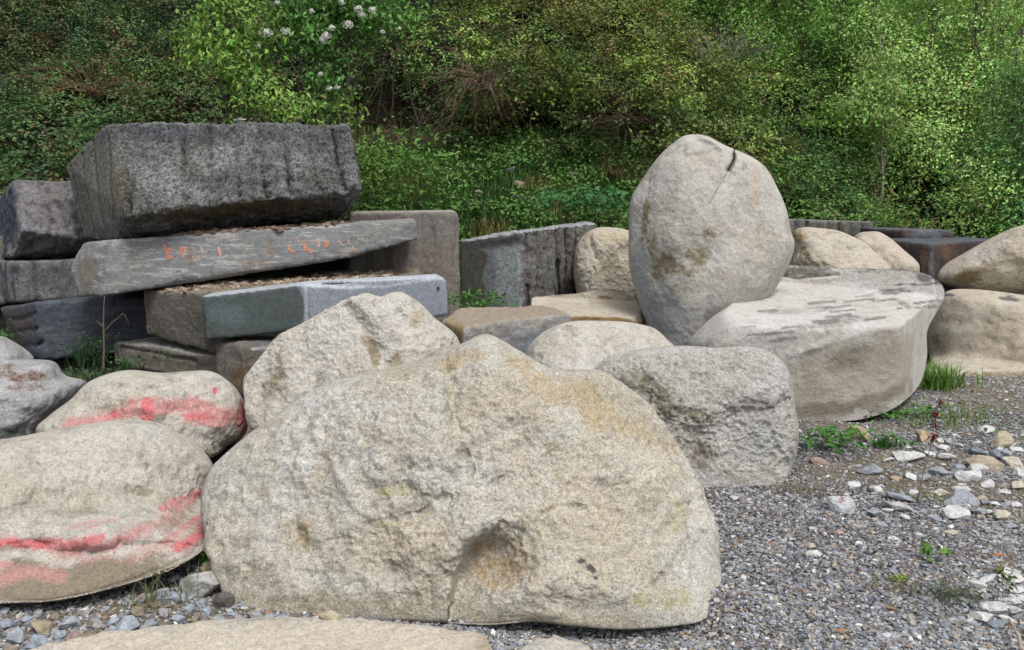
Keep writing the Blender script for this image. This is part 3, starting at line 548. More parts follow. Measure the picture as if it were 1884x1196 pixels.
boulder('boulder', 'round cream boulder between the drill grooved block and the egg shaped boulder', 'boulder',
    [(1055, 490), (1060, 455), (1075, 432), (1095, 420), (1120, 418), (1150, 422), (1175, 435), (1200, 480), (1200, 540), (1160, 580), (1100, 590), (1068, 560), (1057, 520)],
    9.0, 0.5, 0.4, M_TAN, n=2.4, seed=91, sub=7, amp=(0.04, 0.03, 0.01), planes=[((1110, 490, 8.6), (0, -1, 0.2), 0.1)],
    fs=[('step', [(1085, 430), (1090, 470), (1150, 455)], 30, 0.03, 4), ('crease', [(1085, 430), (1088, 455), (1096, 475)], 5, 0.03)],
    paints=[((0.24, 0.22, 0.16), [(1125, 500, 40, 34, 0, 0.55), (1110, 530, 30, 10, 0, 0.4)]), ((0.47, 0.40, 0.29), [(1130, 435, 40, 14, 0, 0.6)])])
boulder('rock', 'flat cream rock slab lying under the round cream boulder', 'rock',
    [(978, 553), (1000, 545), (1060, 540), (1100, 536), (1150, 540), (1170, 552), (1188, 590), (1190, 605), (1150, 620), (1050, 615), (990, 600)],
    7.9, 0.5, 0.35, M_TAN, n=3.2, seed=95, sub=7, gz=0.2, amp=(0.02, 0.012, 0.005), planes=[((1080, 560, 7.9), (0.02, -0.12, 1), 0.03), ((1100, 590, 7.35), (0.1, -1, 0), 0.03)],
    paints=[((0.24, 0.16, 0.07), [(1120, 590, 80, 9, 4, 1.0)]), ((0.27, 0.20, 0.11), [(1115, 548, 18, 4, 0, 0.6)])])

# ------------------------------------------------------------------ quarried blocks
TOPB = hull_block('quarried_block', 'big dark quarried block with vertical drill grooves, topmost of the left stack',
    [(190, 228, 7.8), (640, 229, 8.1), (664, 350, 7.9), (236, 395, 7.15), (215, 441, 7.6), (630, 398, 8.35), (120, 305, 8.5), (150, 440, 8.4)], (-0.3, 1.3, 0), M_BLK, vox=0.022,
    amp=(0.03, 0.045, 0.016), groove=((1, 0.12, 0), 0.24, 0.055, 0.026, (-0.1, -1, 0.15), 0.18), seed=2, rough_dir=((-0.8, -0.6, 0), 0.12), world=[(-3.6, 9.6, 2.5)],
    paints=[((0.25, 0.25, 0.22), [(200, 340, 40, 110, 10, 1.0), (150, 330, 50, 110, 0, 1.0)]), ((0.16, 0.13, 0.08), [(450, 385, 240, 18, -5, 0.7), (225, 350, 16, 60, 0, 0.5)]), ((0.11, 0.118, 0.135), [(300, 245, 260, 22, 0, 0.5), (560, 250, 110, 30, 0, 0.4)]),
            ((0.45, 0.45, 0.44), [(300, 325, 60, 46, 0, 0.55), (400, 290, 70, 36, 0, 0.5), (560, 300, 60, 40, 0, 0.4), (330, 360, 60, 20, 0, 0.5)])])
SLAB = hull_block('stone_slab', 'long grey slab with worn orange paint letters, under the big dark block',
    [(205, 441, 7.35), (765, 403, 7.95), (771, 440, 7.95), (640, 476, 7.75), (450, 499, 7.5), (188, 545, 7.25), (128, 490, 7.7), (145, 548, 7.5), (152, 447, 7.8)], (-0.25, 1.2, 0.0), M_SLAB, vox=0.02,
    amp=(0.012, 0.01, 0.004), seed=5, paints=[((0.21, 0.15, 0.09), [(350, 470, 6, 30, 0, 0.5), (500, 455, 8, 26, -10, 0.5), (470, 485, 30, 8, 0, 0.5)]), ((0.28, 0.27, 0.25), [(700, 430, 60, 30, -20, 0.4), (215, 480, 30, 40, 0, 0.4)]), ((0.19, 0.165, 0.13), [(160, 500, 26, 50, 0, 0.6)])],
    fs=[('dent', 320, 535, 60, 12, -10, 0.05), ('dent', 600, 490, 50, 8, -8, 0.05)])
hull_block('quarried_block', 'brown rough block with dusty top, between the lettered slab and the sawn blue slab',
    [(374, 537, 6.95), (392, 652, 6.95), (263, 532, 7.5), (270, 618, 7.5), (775, 503, 8.1), (775, 560, 8.1)], (-0.15, 1.0, 0), M_BROWN, vox=0.02, amp=(0.02, 0.025, 0.01), seed=9,
    paints=[((0.30, 0.25, 0.18), [('up', 0.7, 0.2, 0.9)]), ((0.09, 0.09, 0.095), [(385, 600, 14, 60, 0, 0.7)])], rough_dir=((0.3, -1, 0), 0.3))
hull_block('sawn_slab', 'sawn slab with dark left half and pale blue right half, on the front of the stack',
    [(370, 546, 6.6), (378, 626, 6.6), (562, 523, 6.75), (562, 606, 6.75), (805, 509, 7.1), (822, 518, 7.15), (824, 582, 7.15)], (-0.05, 0.34, 0.0), M_POL, vox=0.016, amp=(0.004, 0.003, 0.001), seed=11, cat='stone slab',
    paints=[((0.085, 0.105, 0.105), [(450, 580, 112, 70, 0, 1.3), (385, 590, 60, 60, 0, 1.3), (510, 560, 52, 60, 0, 1.3), (540, 600, 26, 30, 0, 1.3), (535, 545, 26, 40, 0, 1.2)]), ((0.14, 0.17, 0.18), [(420, 580, 40, 24, 0, 0.6)]),
            ((0.45, 0.48, 0.52), [('up', 0.6, 0.3, 0.8), ('line', [(562, 524), (563, 604)], 5, 0.8), ('line', [(566, 525), (640, 530), (700, 527), (810, 512)], 5, 0.7)]), ((0.04, 0.05, 0.06), [(805, 532, 2.5, 5, 0, 1.3)])],
    fs=[('dent', 620, 521, 40, 6, 0, 0.03)])
hull_block('quarried_block', 'small block with brown left face propping the sawn slab, beside the domed beige boulder',
    [(396, 630, 6.75), (400, 705, 6.7), (430, 622, 6.9), (463, 640, 6.45), (458, 730, 6.4), (540, 632, 6.7), (540, 730, 6.65)], (0.05, 0.4, 0), M_BROWN, vox=0.018, amp=(0.02, 0.012, 0.005), seed=13,
    paints=[((0.16, 0.175, 0.185), [(500, 670, 34, 60, 0, 1.1)]), ((0.42, 0.43, 0.43), [('line', [(463, 642), (540, 633)], 4, 0.8)]), ((0.19, 0.13, 0.06), [(440, 690, 24, 36, 0, 0.6)])])
hull_block('stone_slab', 'low weathered slab with split ledges on the ground below the brown block',
    [(206, 630, 7.6), (212, 672, 7.5), (398, 656, 6.95), (400, 705, 6.9)], (0.35, 0.55, 0.0), M_BROWN, vox=0.016, amp=(0.02, 0.012, 0.006), seed=15, paints=[((0.33, 0.32, 0.29), [('up', 0.75, 0.15, 0.7)]), ((0.12, 0.115, 0.08), [(300, 665, 100, 18, 8, 0.5)])],
    fs=[('crease', [(225, 640), (300, 652), (360, 664)], 3.5, 0.05), ('step', [(205, 645), (300, 655), (340, 668), (398, 672)], 20, 0.04, 3)])
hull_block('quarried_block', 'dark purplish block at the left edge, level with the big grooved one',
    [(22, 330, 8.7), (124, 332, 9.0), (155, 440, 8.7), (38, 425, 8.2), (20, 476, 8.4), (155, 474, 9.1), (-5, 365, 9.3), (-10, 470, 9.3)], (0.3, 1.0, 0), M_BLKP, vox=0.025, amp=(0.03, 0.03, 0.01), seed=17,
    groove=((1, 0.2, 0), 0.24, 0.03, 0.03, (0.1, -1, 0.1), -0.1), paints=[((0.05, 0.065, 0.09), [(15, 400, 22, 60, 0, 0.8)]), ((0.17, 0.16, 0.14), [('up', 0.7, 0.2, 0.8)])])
hull_block('quarried_block', 'thin dark block sandwiched in the left edge stack, under the purplish one',
    [(23, 481, 8.3), (29, 556, 8.3), (155, 476, 8.55), (155, 550, 8.55), (-12, 480, 8.9), (0, 556, 8.9)], (0.3, 0.9, 0), M_BLKP, vox=0.022, amp=(0.015, 0.015, 0.006), seed=19, paints=[((0.13, 0.125, 0.12), [(100, 515, 80, 30, 0, 0.5)])])
hull_block('quarried_block', 'low navy blue block with a ledged left end, at the bottom of the left stack',
    [(64, 556, 8.0), (76, 662, 8.0), (275, 546, 8.4), (275, 645, 8.4), (0, 566, 8.6), (25, 645, 8.6)], (0.3, 0.7, 0), M_NAVY, vox=0.02, amp=(0.012, 0.012, 0.005), seed=23,
    fs=[('crease', [(0, 590), (35, 588), (64, 578)], 3.5, 0.10), ('crease', [(5, 612), (40, 610), (68, 604)], 3.5, 0.10), ('crease', [(20, 640), (50, 636), (76, 632)], 4, 0.10)], paints=[((0.09, 0.08, 0.07), [(30, 600, 34, 50, 0, 0.7)])])
hull_block('quarried_block', 'dark brown block end poking in at the left edge, half hidden by bushes',
    [(-60, 430, 8.9), (8, 436, 8.8), (14, 560, 8.7), (-60, 570, 8.8)], (-0.3, 0.6, 0), M_BROWN, vox=0.03, seed=26)
hull_block('quarried_block', 'tall upright block streaked reddish brown, behind the right end of the stack',
    [(640, 389, 8.8), (835, 387, 8.95), (843, 395, 8.95), (850, 652, 8.95), (640, 652, 8.8)], (-0.1, 0.55, 0.0), M_TALL, vox=0.022, amp=(0.01, 0.008, 0.004), seed=29, world=[],
    paints=[((0.14, 0.11, 0.105), [(700, 400, 70, 16, 0, 0.6), (800, 410, 30, 20, 0, 0.4)]), ((0.30, 0.28, 0.25), [('line', [(640, 391), (835, 389)], 4, 0.7), ('up', 0.7, 0.2, 0.7), (842, 470, 8, 90, 0, 0.4)]), ((0.23, 0.205, 0.165), [(800, 500, 60, 60, 0, 0.5)])])
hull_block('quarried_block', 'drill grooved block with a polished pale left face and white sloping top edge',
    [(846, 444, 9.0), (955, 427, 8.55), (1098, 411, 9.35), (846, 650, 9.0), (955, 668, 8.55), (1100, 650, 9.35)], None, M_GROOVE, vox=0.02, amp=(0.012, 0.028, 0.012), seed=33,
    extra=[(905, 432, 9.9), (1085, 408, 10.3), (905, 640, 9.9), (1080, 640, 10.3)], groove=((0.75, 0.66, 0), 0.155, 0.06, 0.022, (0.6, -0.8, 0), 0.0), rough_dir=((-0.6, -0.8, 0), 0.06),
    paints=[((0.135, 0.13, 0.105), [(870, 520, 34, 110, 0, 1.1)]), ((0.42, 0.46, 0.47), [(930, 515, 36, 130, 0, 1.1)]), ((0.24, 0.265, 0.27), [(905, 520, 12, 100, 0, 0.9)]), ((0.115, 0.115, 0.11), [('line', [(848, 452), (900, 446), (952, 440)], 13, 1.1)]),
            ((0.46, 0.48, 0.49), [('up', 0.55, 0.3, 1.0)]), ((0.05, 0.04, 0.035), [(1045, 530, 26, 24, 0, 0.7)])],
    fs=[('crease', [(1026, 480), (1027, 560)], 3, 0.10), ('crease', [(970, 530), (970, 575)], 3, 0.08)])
hull_block('stone_slab', 'flat slab with brown crust top and blue grey front, behind the huge boulder peak',
    [(812, 590, 6.75), (850, 604, 6.35), (940, 588, 6.42), (1050, 577, 6.6), (852, 680, 6.35), (1052, 660, 6.6), (815, 640, 6.75)], None, M_LILAC, vox=0.018, amp=(0.02, 0.014, 0.005), seed=37,
    extra=[(845, 568, 7.5), (1000, 560, 7.6), (845, 640, 7.6), (1000, 640, 7.6)],
    paints=[((0.33, 0.27, 0.21), [('up', 0.6, 0.25, 0.85)]), ((0.27, 0.21, 0.10), [(832, 615, 20, 30, 0, 0.9)]), ((0.24, 0.27, 0.31), [(985, 630, 60, 26, -15, 0.6)]), ((0.29, 0.27, 0.20), [(900, 600, 60, 20, 0, 0.5), (990, 595, 60, 12, 0, 0.5)])])
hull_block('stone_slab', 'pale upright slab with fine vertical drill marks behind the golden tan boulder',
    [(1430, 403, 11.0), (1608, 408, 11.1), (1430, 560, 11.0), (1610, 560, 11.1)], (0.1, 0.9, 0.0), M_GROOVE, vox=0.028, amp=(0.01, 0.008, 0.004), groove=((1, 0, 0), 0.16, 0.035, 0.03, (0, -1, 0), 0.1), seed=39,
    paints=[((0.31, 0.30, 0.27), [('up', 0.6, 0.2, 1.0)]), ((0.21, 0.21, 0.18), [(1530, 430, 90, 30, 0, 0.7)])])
hull_block('stone_slab', 'thin black slab lying farthest back beside the pale upright slab',
    [(1608, 420, 10.4), (1660, 421, 10.1), (1757, 424, 10.2), (1608, 480, 10.4), (1660, 480, 10.1), (1757, 480, 10.2)], (0.15, 0.75, 0.0), M_BLACK, vox=0.024, amp=(0.01, 0.008, 0.003), seed=43,
    paints=[((0.10, 0.11, 0.125), [('up', 0.6, 0.2, 0.8)]), ((0.12, 0.13, 0.14), [(1710, 430, 46, 10, 0, 0.7)])])
hull_block('stone_slab', 'glossy black block with rust streaks in front of the thin black slab',
    [(1640, 441, 9.75), (1712, 450, 9.4), (1830, 440, 9.7), (1640, 560, 9.75), (1712, 560, 9.4), (1830, 560, 9.7)], (0.1, 0.75, 0.0), M_BLACK, vox=0.022, amp=(0.01, 0.01, 0.004), seed=45,
    paints=[((0.085, 0.095, 0.11), [('up', 0.6, 0.2, 0.8)]), ((0.14, 0.085, 0.06), [(1700, 480, 8, 30, 0, 0.6), (1740, 465, 14, 18, 0, 0.5)]), ((0.15, 0.15, 0.15), [(1713, 490, 8, 40, 0, 0.5)])])
hull_block('quarried_block', 'dark block added behind the long lettered slab to darken the gap', [(330, 440, 9.3), (640, 430, 9.4), (640, 650, 9.4), (330, 650, 9.3)], (0, 0.4, 0), M_NAVY, vox=0.035, seed=57)  # added block, mostly hidden, that keeps the gap under the slab dark
zs = [(10, 1215), (60, 1186), (150, 1168), (330, 1160), (430, 1141), (520, 1136), (600, 1132), (695, 1140), (780, 1150), (888, 1159), (908, 1180), (910, 1215), (880, 1300), (0, 1330)]
FSL = hull_block('rock_slab', 'flat tan slab lying in the bottom foreground with a white scratched line', [], None, M_PALE, vox=0.012, amp=(0.01, 0.012, 0.005), seed=47, cat='rock slab',
    world=[tuple(atz(x, y, 0.13 + 0.02 * ((i * 7) % 3 - 1))) for i, (x, y) in enumerate(zs)] + [tuple(atz(x, y, 0.13) + np.array([0, 0.03, -0.2])) for x, y in zs],
    paints=[((0.60, 0.58, 0.54), [('line', [(370, 1196), (420, 1188), (500, 1175)], 4, 1.0), (640, 1138, 50, 5, 0, 0.6)]), ((0.22, 0.36, 0.22), [(415, 1181, 14, 3.5, -5, 0.9)]), ((0.53, 0.47, 0.38), [(300, 1190, 330, 50, 0, 0.75), (700, 1180, 330, 50, 0, 0.75)]), ((0.30, 0.20, 0.11), [(890, 1180, 20, 20, 0, 0.4)])])
hull_block('rock', 'pale rock half buried at the bottom edge under the huge boulder', [], None, M_PALE, vox=0.012, amp=(0.02, 0.02, 0.006), seed=49, cat='rock',
    world=[tuple(atz(x, y, 0.07)) for x, y in [(940, 1195), (975, 1178), (1040, 1168), (1070, 1176), (1100, 1200), (1080, 1240), (950, 1240)]] + [tuple(atz(x, y, 0.0)) for x, y in [(930, 1220), (1110, 1215), (1020, 1170), (1000, 1280)]])

# ------------------------------------------------------------------ simple coloured materials for small things
def attr_mat(name, rough=0.8, transl=0.0, var=0.25, scale=40, bump=0.0, spec=0.2):
    m, t, b = newmat(name)
    a = N(t, 'ShaderNodeAttribute', attribute_name='col')
    P = N(t, 'ShaderNodeNewGeometry').outputs['Position']
    n = noise(t, P, scale, 4, 0.7)
    c = mix(t, 1.0, a.outputs['Color'], ramp(t, n, [(0.3, (1 - var,) * 3), (0.7, (1 + var,) * 3)]), 'MULTIPLY')
    L(t, c, b.inputs['Base Color']); b.inputs['Roughness'].default_value = rough; b.inputs['Specular IOR Level'].default_value = spec
    if bump:
        bp = N(t, 'ShaderNodeBump'); bp.inputs['Strength'].default_value = bump; bp.inputs['Distance'].default_value = 0.006
        L(t, n, bp.inputs['Height']); L(t, bp.outputs[0], b.inputs['Normal'])
    if transl:
        tr = t.nodes.new('ShaderNodeBsdfTranslucent'); L(t, c, tr.inputs[0]); ms = t.nodes.new('ShaderNodeMixShader'); ms.inputs[0].default_value = transl
        o = [x for x in t.nodes if x.type == 'OUTPUT_MATERIAL'][0]
        L(t, b.outputs[0], ms.inputs[1]); L(t, tr.outputs[0], ms.inputs[2]); L(t, ms.outputs[0], o.inputs[0])
    return m
M_LEAF = attr_mat('leaf', 0.6, 0.15, 0.15, 8, spec=0.3)
M_STEM = attr_mat('stem', 0.85, 0, 0.3, 30)
M_PEB = attr_mat('pebble', 0.85, 0, 0.35, 130)
M_STONE = attr_mat('loose_stone', 0.9, 0, 0.30, 75, bump=0.8)
M_PAINT = attr_mat('orange_paint', 0.8, 0, 0.35, 60)
M_PETAL = attr_mat('petal', 0.6, 0.3, 0.05, 20)

def frame(n):
    n = n / (np.linalg.norm(n, axis=1)[:, None] + 1e-9)
    r = RNG.normal(size=n.shape); t = r - (r * n).sum(1)[:, None] * n; t /= np.linalg.norm(t, axis=1)[:, None] + 1e-9
    return n, t, np.cross(n, t)
def leafdata(P, nrm, size, cols, aspect=0.6, fold=0.15, jit=0.55, droop=0.15):
    n = len(P); nn, t, b = frame(nrm + RNG.normal(size=(n, 3)) * jit)
    t = t - np.array([0, 0, droop]); Ls = (size * RNG.uniform(0.6, 1.35, n))[:, None]; W = Ls * aspect * 0.5
    v0 = P - t * Ls * 0.4; v2 = P + t * Ls * 0.6
    v1 = P + b * W + nn * fold * Ls; v3 = P - b * W + nn * fold * Ls
    V = np.stack([v0, v1, v2, v3], 1).reshape(-1, 3)
    i = np.arange(n)[:, None] * 4; T = np.concatenate([i + [0, 1, 2], i + [0, 2, 3]], 0)
    c = np.repeat(cols * RNG.uniform(0.82, 1.2, n)[:, None], 4, 0)
    return V, T, c
def merge(parts):
    Vs, Ts, Cs, k = [], [], [], 0
    for V, T, c in parts:
        Vs.append(V); Ts.append(T + k); Cs.append(c); k += len(V)
    return np.concatenate(Vs), np.concatenate(Ts), np.concatenate(Cs)
def tubes(paths, radii, cols, sides=3):
    """paths: list of (k,3); tapered to 25 % at the tip"""
    out = []
    for p, r, c in zip(paths, radii, cols):
        p = np.asarray(p, float); k = len(p); tg = np.gradient(p, axis=0); tg /= np.linalg.norm(tg, axis=1)[:, None] + 1e-9
        a = np.cross(tg, [0.31, 0.2, 0.93]); a /= np.linalg.norm(a, axis=1)[:, None] + 1e-9; b = np.cross(tg, a)
        rr = np.linspace(r, r * 0.25, k) if np.ndim(r) == 0 else np.asarray(r)
        ang = np.arange(sides) * 2 * np.pi / sides
        V = (p[:, None] + rr[:, None, None] * (np.cos(ang)[None, :, None] * a[:, None] + np.sin(ang)[None, :, None] * b[:, None])).reshape(-1, 3)
        T = []
        for i in range(k - 1):
            for j in range(sides):
                q = i * sides + j; q2 = i * sides + (j + 1) % sides
                T += [[q, q2, q + sides], [q2, q2 + sides, q + sides]]
        for j in range(1, sides - 1): T += [[0, j + 1, j], [(k - 1) * sides, (k - 1) * sides + j, (k - 1) * sides + j + 1]]
        out.append((V, np.array(T), np.tile(np.asarray(c, float), (len(V), 1))))
    return merge(out)
def curvepath(p0, p1, sag=0.0, wob=0.1, k=7, rnd=RNG):
    p0, p1 = np.asarray(p0, float), np.asarray(p1, float); t = np.linspace(0, 1, k)[:, None]; Ln = np.linalg.norm(p1 - p0)
    w = np.cumsum(rnd.normal(size=(k, 3)), 0) * wob * Ln / k; w -= w[0]
    return p0 + (p1 - p0) * t + np.array([0, 0, 1]) * sag * Ln * 4 * t * (1 - t) + w * (t > 0)
def bladesdata(P, h, lean, cols, width=0.006):
    n = len(P); az = RNG.uniform(0, 2 * np.pi, n); d = np.stack([np.cos(az), np.sin(az), 0 * az], 1); s = np.stack([-np.sin(az), np.cos(az), 0 * az], 1)
    hh = h * RNG.uniform(0.5, 1.3, n); ln = lean * RNG.uniform(0.2, 1.4, n); Vs = []
    for f, wf in ((0, 1.0), (0.55, 0.8), (1.0, 0.0)):
        c = P + d * (ln * hh * f * f)[:, None] + np.array([0, 0, 1]) * (hh * (f - 0.18 * ln * f * f))[:, None]
        if wf: Vs += [c - s * width * wf * 0.5, c + s * width * wf * 0.5]
        else: Vs.append(c)
    V = np.stack(Vs, 1).reshape(-1, 3); i = np.arange(n)[:, None] * 5
    T = np.concatenate([i + [0, 1, 3], i + [0, 3, 2], i + [2, 3, 4]], 0)
    return V, T, np.repeat(cols * RNG.uniform(0.6, 1.4, n)[:, None], 5, 0)
def hz(p): return float(ground_z(np.array([p[0]]), np.array([p[1]]))[0])

# ------------------------------------------------------------------ gravel, loose stones
def pebbles(P, size, cols):
    n = len(P); cube = np.array([[x, y, z] for x in (-1, 1) for y in (-1, 1) for z in (-1, 1)], float) * 0.5
    F = np.array([[0, 1, 3], [0, 3, 2], [4, 6, 7], [4, 7, 5], [0, 4, 5], [0, 5, 1], [2, 3, 7], [2, 7, 6], [0, 2, 6], [0, 6, 4], [1, 5, 7], [1, 7, 3]])
    K = cube[None] * (1 + RNG.uniform(-0.55, 0.3, (n, 8, 3))) + RNG.uniform(-0.14, 0.14, (n, 8, 3))
    K *= np.stack([RNG.uniform(0.8, 1.35, n), RNG.uniform(0.55, 1.0, n), RNG.uniform(0.3, 0.65, n)], 1)[:, None] * size[:, None, None]
    az = RNG.uniform(0, 2 * np.pi, n); ti = RNG.normal(0, 0.4, n)
    ca, sa, ct, st = np.cos(az), np.sin(az), np.cos(ti), np.sin(ti)
    x, y, z = K[..., 0], K[..., 1], K[..., 2]
    y, z = y * ct[:, None] - z * st[:, None], y * st[:, None] + z * ct[:, None]
    x, y = x * ca[:, None] - y * sa[:, None], x * sa[:, None] + y * ca[:, None]
    V = (np.stack([x, y, z], -1) + P[:, None]).reshape(-1, 3)
    T = (F[None] + np.arange(n)[:, None, None] * 8).reshape(-1, 3)
    return V, T, np.repeat(cols, 8, 0)
PEBCOL = np.array([1.5, 1.48, 1.42]) * np.array([(0.15, 0.16, 0.185), (0.20, 0.21, 0.24), (0.11, 0.12, 0.14), (0.25, 0.26, 0.28), (0.17, 0.165, 0.155), (0.26, 0.235, 0.20), (0.21, 0.15, 0.115), (0.34, 0.34, 0.34), (0.52, 0.52, 0.50), (0.07, 0.07, 0.08)])
PW = np.array([0.22, 0.17, 0.15, 0.12, 0.12, 0.09, 0.035, 0.04, 0.015, 0.04]); PW /= PW.sum()
n = 190000
yy = 2.45 + 7.2 * RNG.uniform(0, 1, n) ** 1.35; xx = RNG.uniform(0.3, 1.0, n) * 0 + RNG.uniform(-0.72, 0.72, n) * yy
keep = (xx > 0.35 * 1) & (xx / yy > 0.05) | (yy < 3.7)
keep &= (RNG.uniform(0, 1, n) > dirtmask(xx, yy) * 0.75)
xx, yy = xx[keep], yy[keep]; n = len(xx)
sz = 0.006 + 0.026 * RNG.beta(1.1, 4.0, n)
pale = np.clip((xx - 2.2 - 0.15 * (yy - 4)) * 1.2, 0, 1) * np.clip(gn(np.stack([xx * 1.6, yy * 1.6, 0 * xx], 1), 5) + 0.5, 0, 1)    # coarser, paler to the right
sz *= 1 + pale * 0.5
cols = PEBCOL[RNG.choice(len(PEBCOL), n, p=PW)]; cols = cols * (1 - 0.4 * pale[:, None]) + 0.4 * pale[:, None] * np.array([0.34, 0.34, 0.33]); cols *= RNG.uniform(0.88, 1.15, n)[:, None]
zz = ground_z(xx, yy) + sz * 0.12
V, T, c = pebbles(np.stack([xx, yy, zz], 1), sz, cols)
gv = mkmesh('gravel', V, T, M_PEB, smooth=False, attrs={'col': c}); tag(gv, kind='stuff')

def stone_mesh(name, size, dims, seed, col, col2=None, cuts=13, sub=4):
    V, T = ico(sub); V = V.copy(); rg = np.random.default_rng(seed)
    for _ in range(cuts):                           # knock flat faces off
        nn = rg.normal(size=3); nn /= np.linalg.norm(nn); h = rg.uniform(0.45, 0.8); d = V @ nn
        V -= np.maximum(d - h, 0)[:, None] * nn
    V = V * np.array(dims); V += (vnormals(V, T) * (0.05 * fbm(V * 2.5 + seed, 3, seed=seed) + 0.02 * fbm(V * 9 + seed, 2, seed=seed))[:, None])
    V *= size / 2 / max(dims[0], 0.01) * 1.25
    c = np.tile(np.array(col), (len(V), 1))
    if col2 is not None:
        k = np.clip(gn(V / size * 3 + seed, seed) * 2.5 + (0.2 if max(col2) / min(col2) < 3 else -0.9), 0, 1)[:, None]; c = c * (1 - k) + np.array(col2) * k
    return mkmesh(name, V, T, M_STONE, smooth=False, attrs={'col': c})
def place_stone(px, py, w, dims, col, label, group=None, seed=None, z=None, tilt=0.2, col2=None, cuts=13):
    seed = seed if seed is not None else int(px * 7 + py)
    p = atz(px, py + w * 0.12, 0.0)
    for _ in range(4): p = atz(px, py + w * 0.12, hz(p) if z is None else z)
    Yd = (p - CAM) @ FW; size = w * Yd / F_PX
    o = stone_mesh('loose_stone', size, dims, seed, col, col2, cuts, sub=4 if w > 30 else 3)
    rg = random.Random(seed); o.location = p + np.array([0, 0, size * dims[2] / dims[0] * 0.30]); o.rotation_euler = (rg.uniform(-tilt, tilt), rg.uniform(-tilt, tilt), rg.uniform(0, 6.3) if dims[0] == dims[1] else rg.uniform(-0.5, 0.5))
    tag(o, label, 'stone', group); return o
W_ = (0.56, 0.56, 0.55); G_ = (0.30, 0.32, 0.35); T_ = (0.42, 0.34, 0.23); CR = (0.50, 0.46, 0.38); BL = (0.22, 0.25, 0.29); PK = (0.36, 0.27, 0.24); BR = (0.25, 0.19, 0.13)
special = [
    (1581, 804, 38, (1, 0.8, 0.95), T_, 'upright tan angular stone beside the green weed under the flat topped boulder', None),
    (1700, 805, 46, (1, 0.8, 0.6), BR, 'brown tan stone between the low weeds behind the pale stones', T_),
    (1669, 838, 58, (1, 0.6, 0.3), W_, 'flat white stone just below the reddish weeds', None),
    (1837, 815, 42, (1, 0.8, 0.7), (0.46, 0.40, 0.30), 'cream tan stone standing highest of the pale stones at right', None),
    (1832, 843, 28, (1, 0.8, 1.0), BL, 'small blue grey pointed stone under the cream tan one', None),
    (1808, 856, 62, (1, 0.7, 0.4), (0.40, 0.34, 0.26), 'wide tan flat stone left of the blue grey pointed one', None),
    (1797, 834, 30, (1, 0.8, 0.5), BL, 'grey wedge stone behind the wide tan flat stone', None),
    (1797, 866, 36, (1, 0.7, 0.5), W_, 'rounded white stone in front of the wide tan flat stone', None),
    (1552, 935, 54, (1, 0.55, 0.75), (0.50, 0.52, 0.54), 'sharp tilted grey white stone with a rusty corner by the dirt patch', None),
    (1651, 931, 50, (1, 0.75, 0.4), (0.45, 0.46, 0.45), 'pale oval stone in the middle of the gravel below the tall stalk', None),
    (1658, 914, 46, (1, 0.7, 0.35), G_, 'half buried grey stone just behind the pale oval one', None),
    (1776, 919, 54, (1, 0.75, 0.5), G_, 'largest grey stone in the cluster right of the tall stalk', None),
    (1817, 1062, 42, (1, 0.5, 0.25), W_, 'thin white flake on the gravel at the far right', None),
    (374, 1086, 76, (1, 0.8, 0.75), (0.38, 0.38, 0.36), 'large grey angular stone against the left foot of the huge boulder', None),
    (388, 1050, 34, (1, 0.8, 0.7), T_, 'tan stone perched on the large grey angular one', None),
    (414, 1112, 36, (1, 0.8, 0.8), (0.12, 0.11, 0.10), 'dark stone in the shade below the huge boulder at its left foot', None),
    (232, 1160, 54, (1, 0.75, 0.65), (0.36, 0.40, 0.45), 'bluish white stone, biggest of those above the foreground slab', None),
    (607, 1132, 46, (1, 0.6, 0.35), (0.44, 0.39, 0.27), 'tan flake lying on the back edge of the foreground slab', None),
    (520, 1146, 44, (1, 0.6, 0.45), (0.36, 0.41, 0.47), 'blue white stone touching the foreground slab under the huge boulder', None),
    (142, 1170, 34, (1, 0.8, 0.6), PK, 'pinkish stone among the grey ones at lower left', None),
    (82, 1155, 42, (1, 0.8, 0.55), (0.34, 0.29, 0.21), 'tan brown stone at lower left near the picture edge', None),
    (134, 1147, 42, (1, 0.8, 0.6), G_, 'grey stone lying left of the bluish white one', None),
    (30, 1176, 46, (1, 0.8, 0.6), (0.33, 0.36, 0.39), 'bluish grey stone in the lower left corner', None),
]
for px, py, w_, dims, colr, lab, c2 in special:
    place_stone(px, py, w_, dims, colr, lab, z=0.15 if w_ == 46 and px == 607 else None, col2=(0.25, 0.10, 0.04) if 'rusty' in lab else (c2 or tuple(v * 0.75 for v in colr)), tilt=0.35)
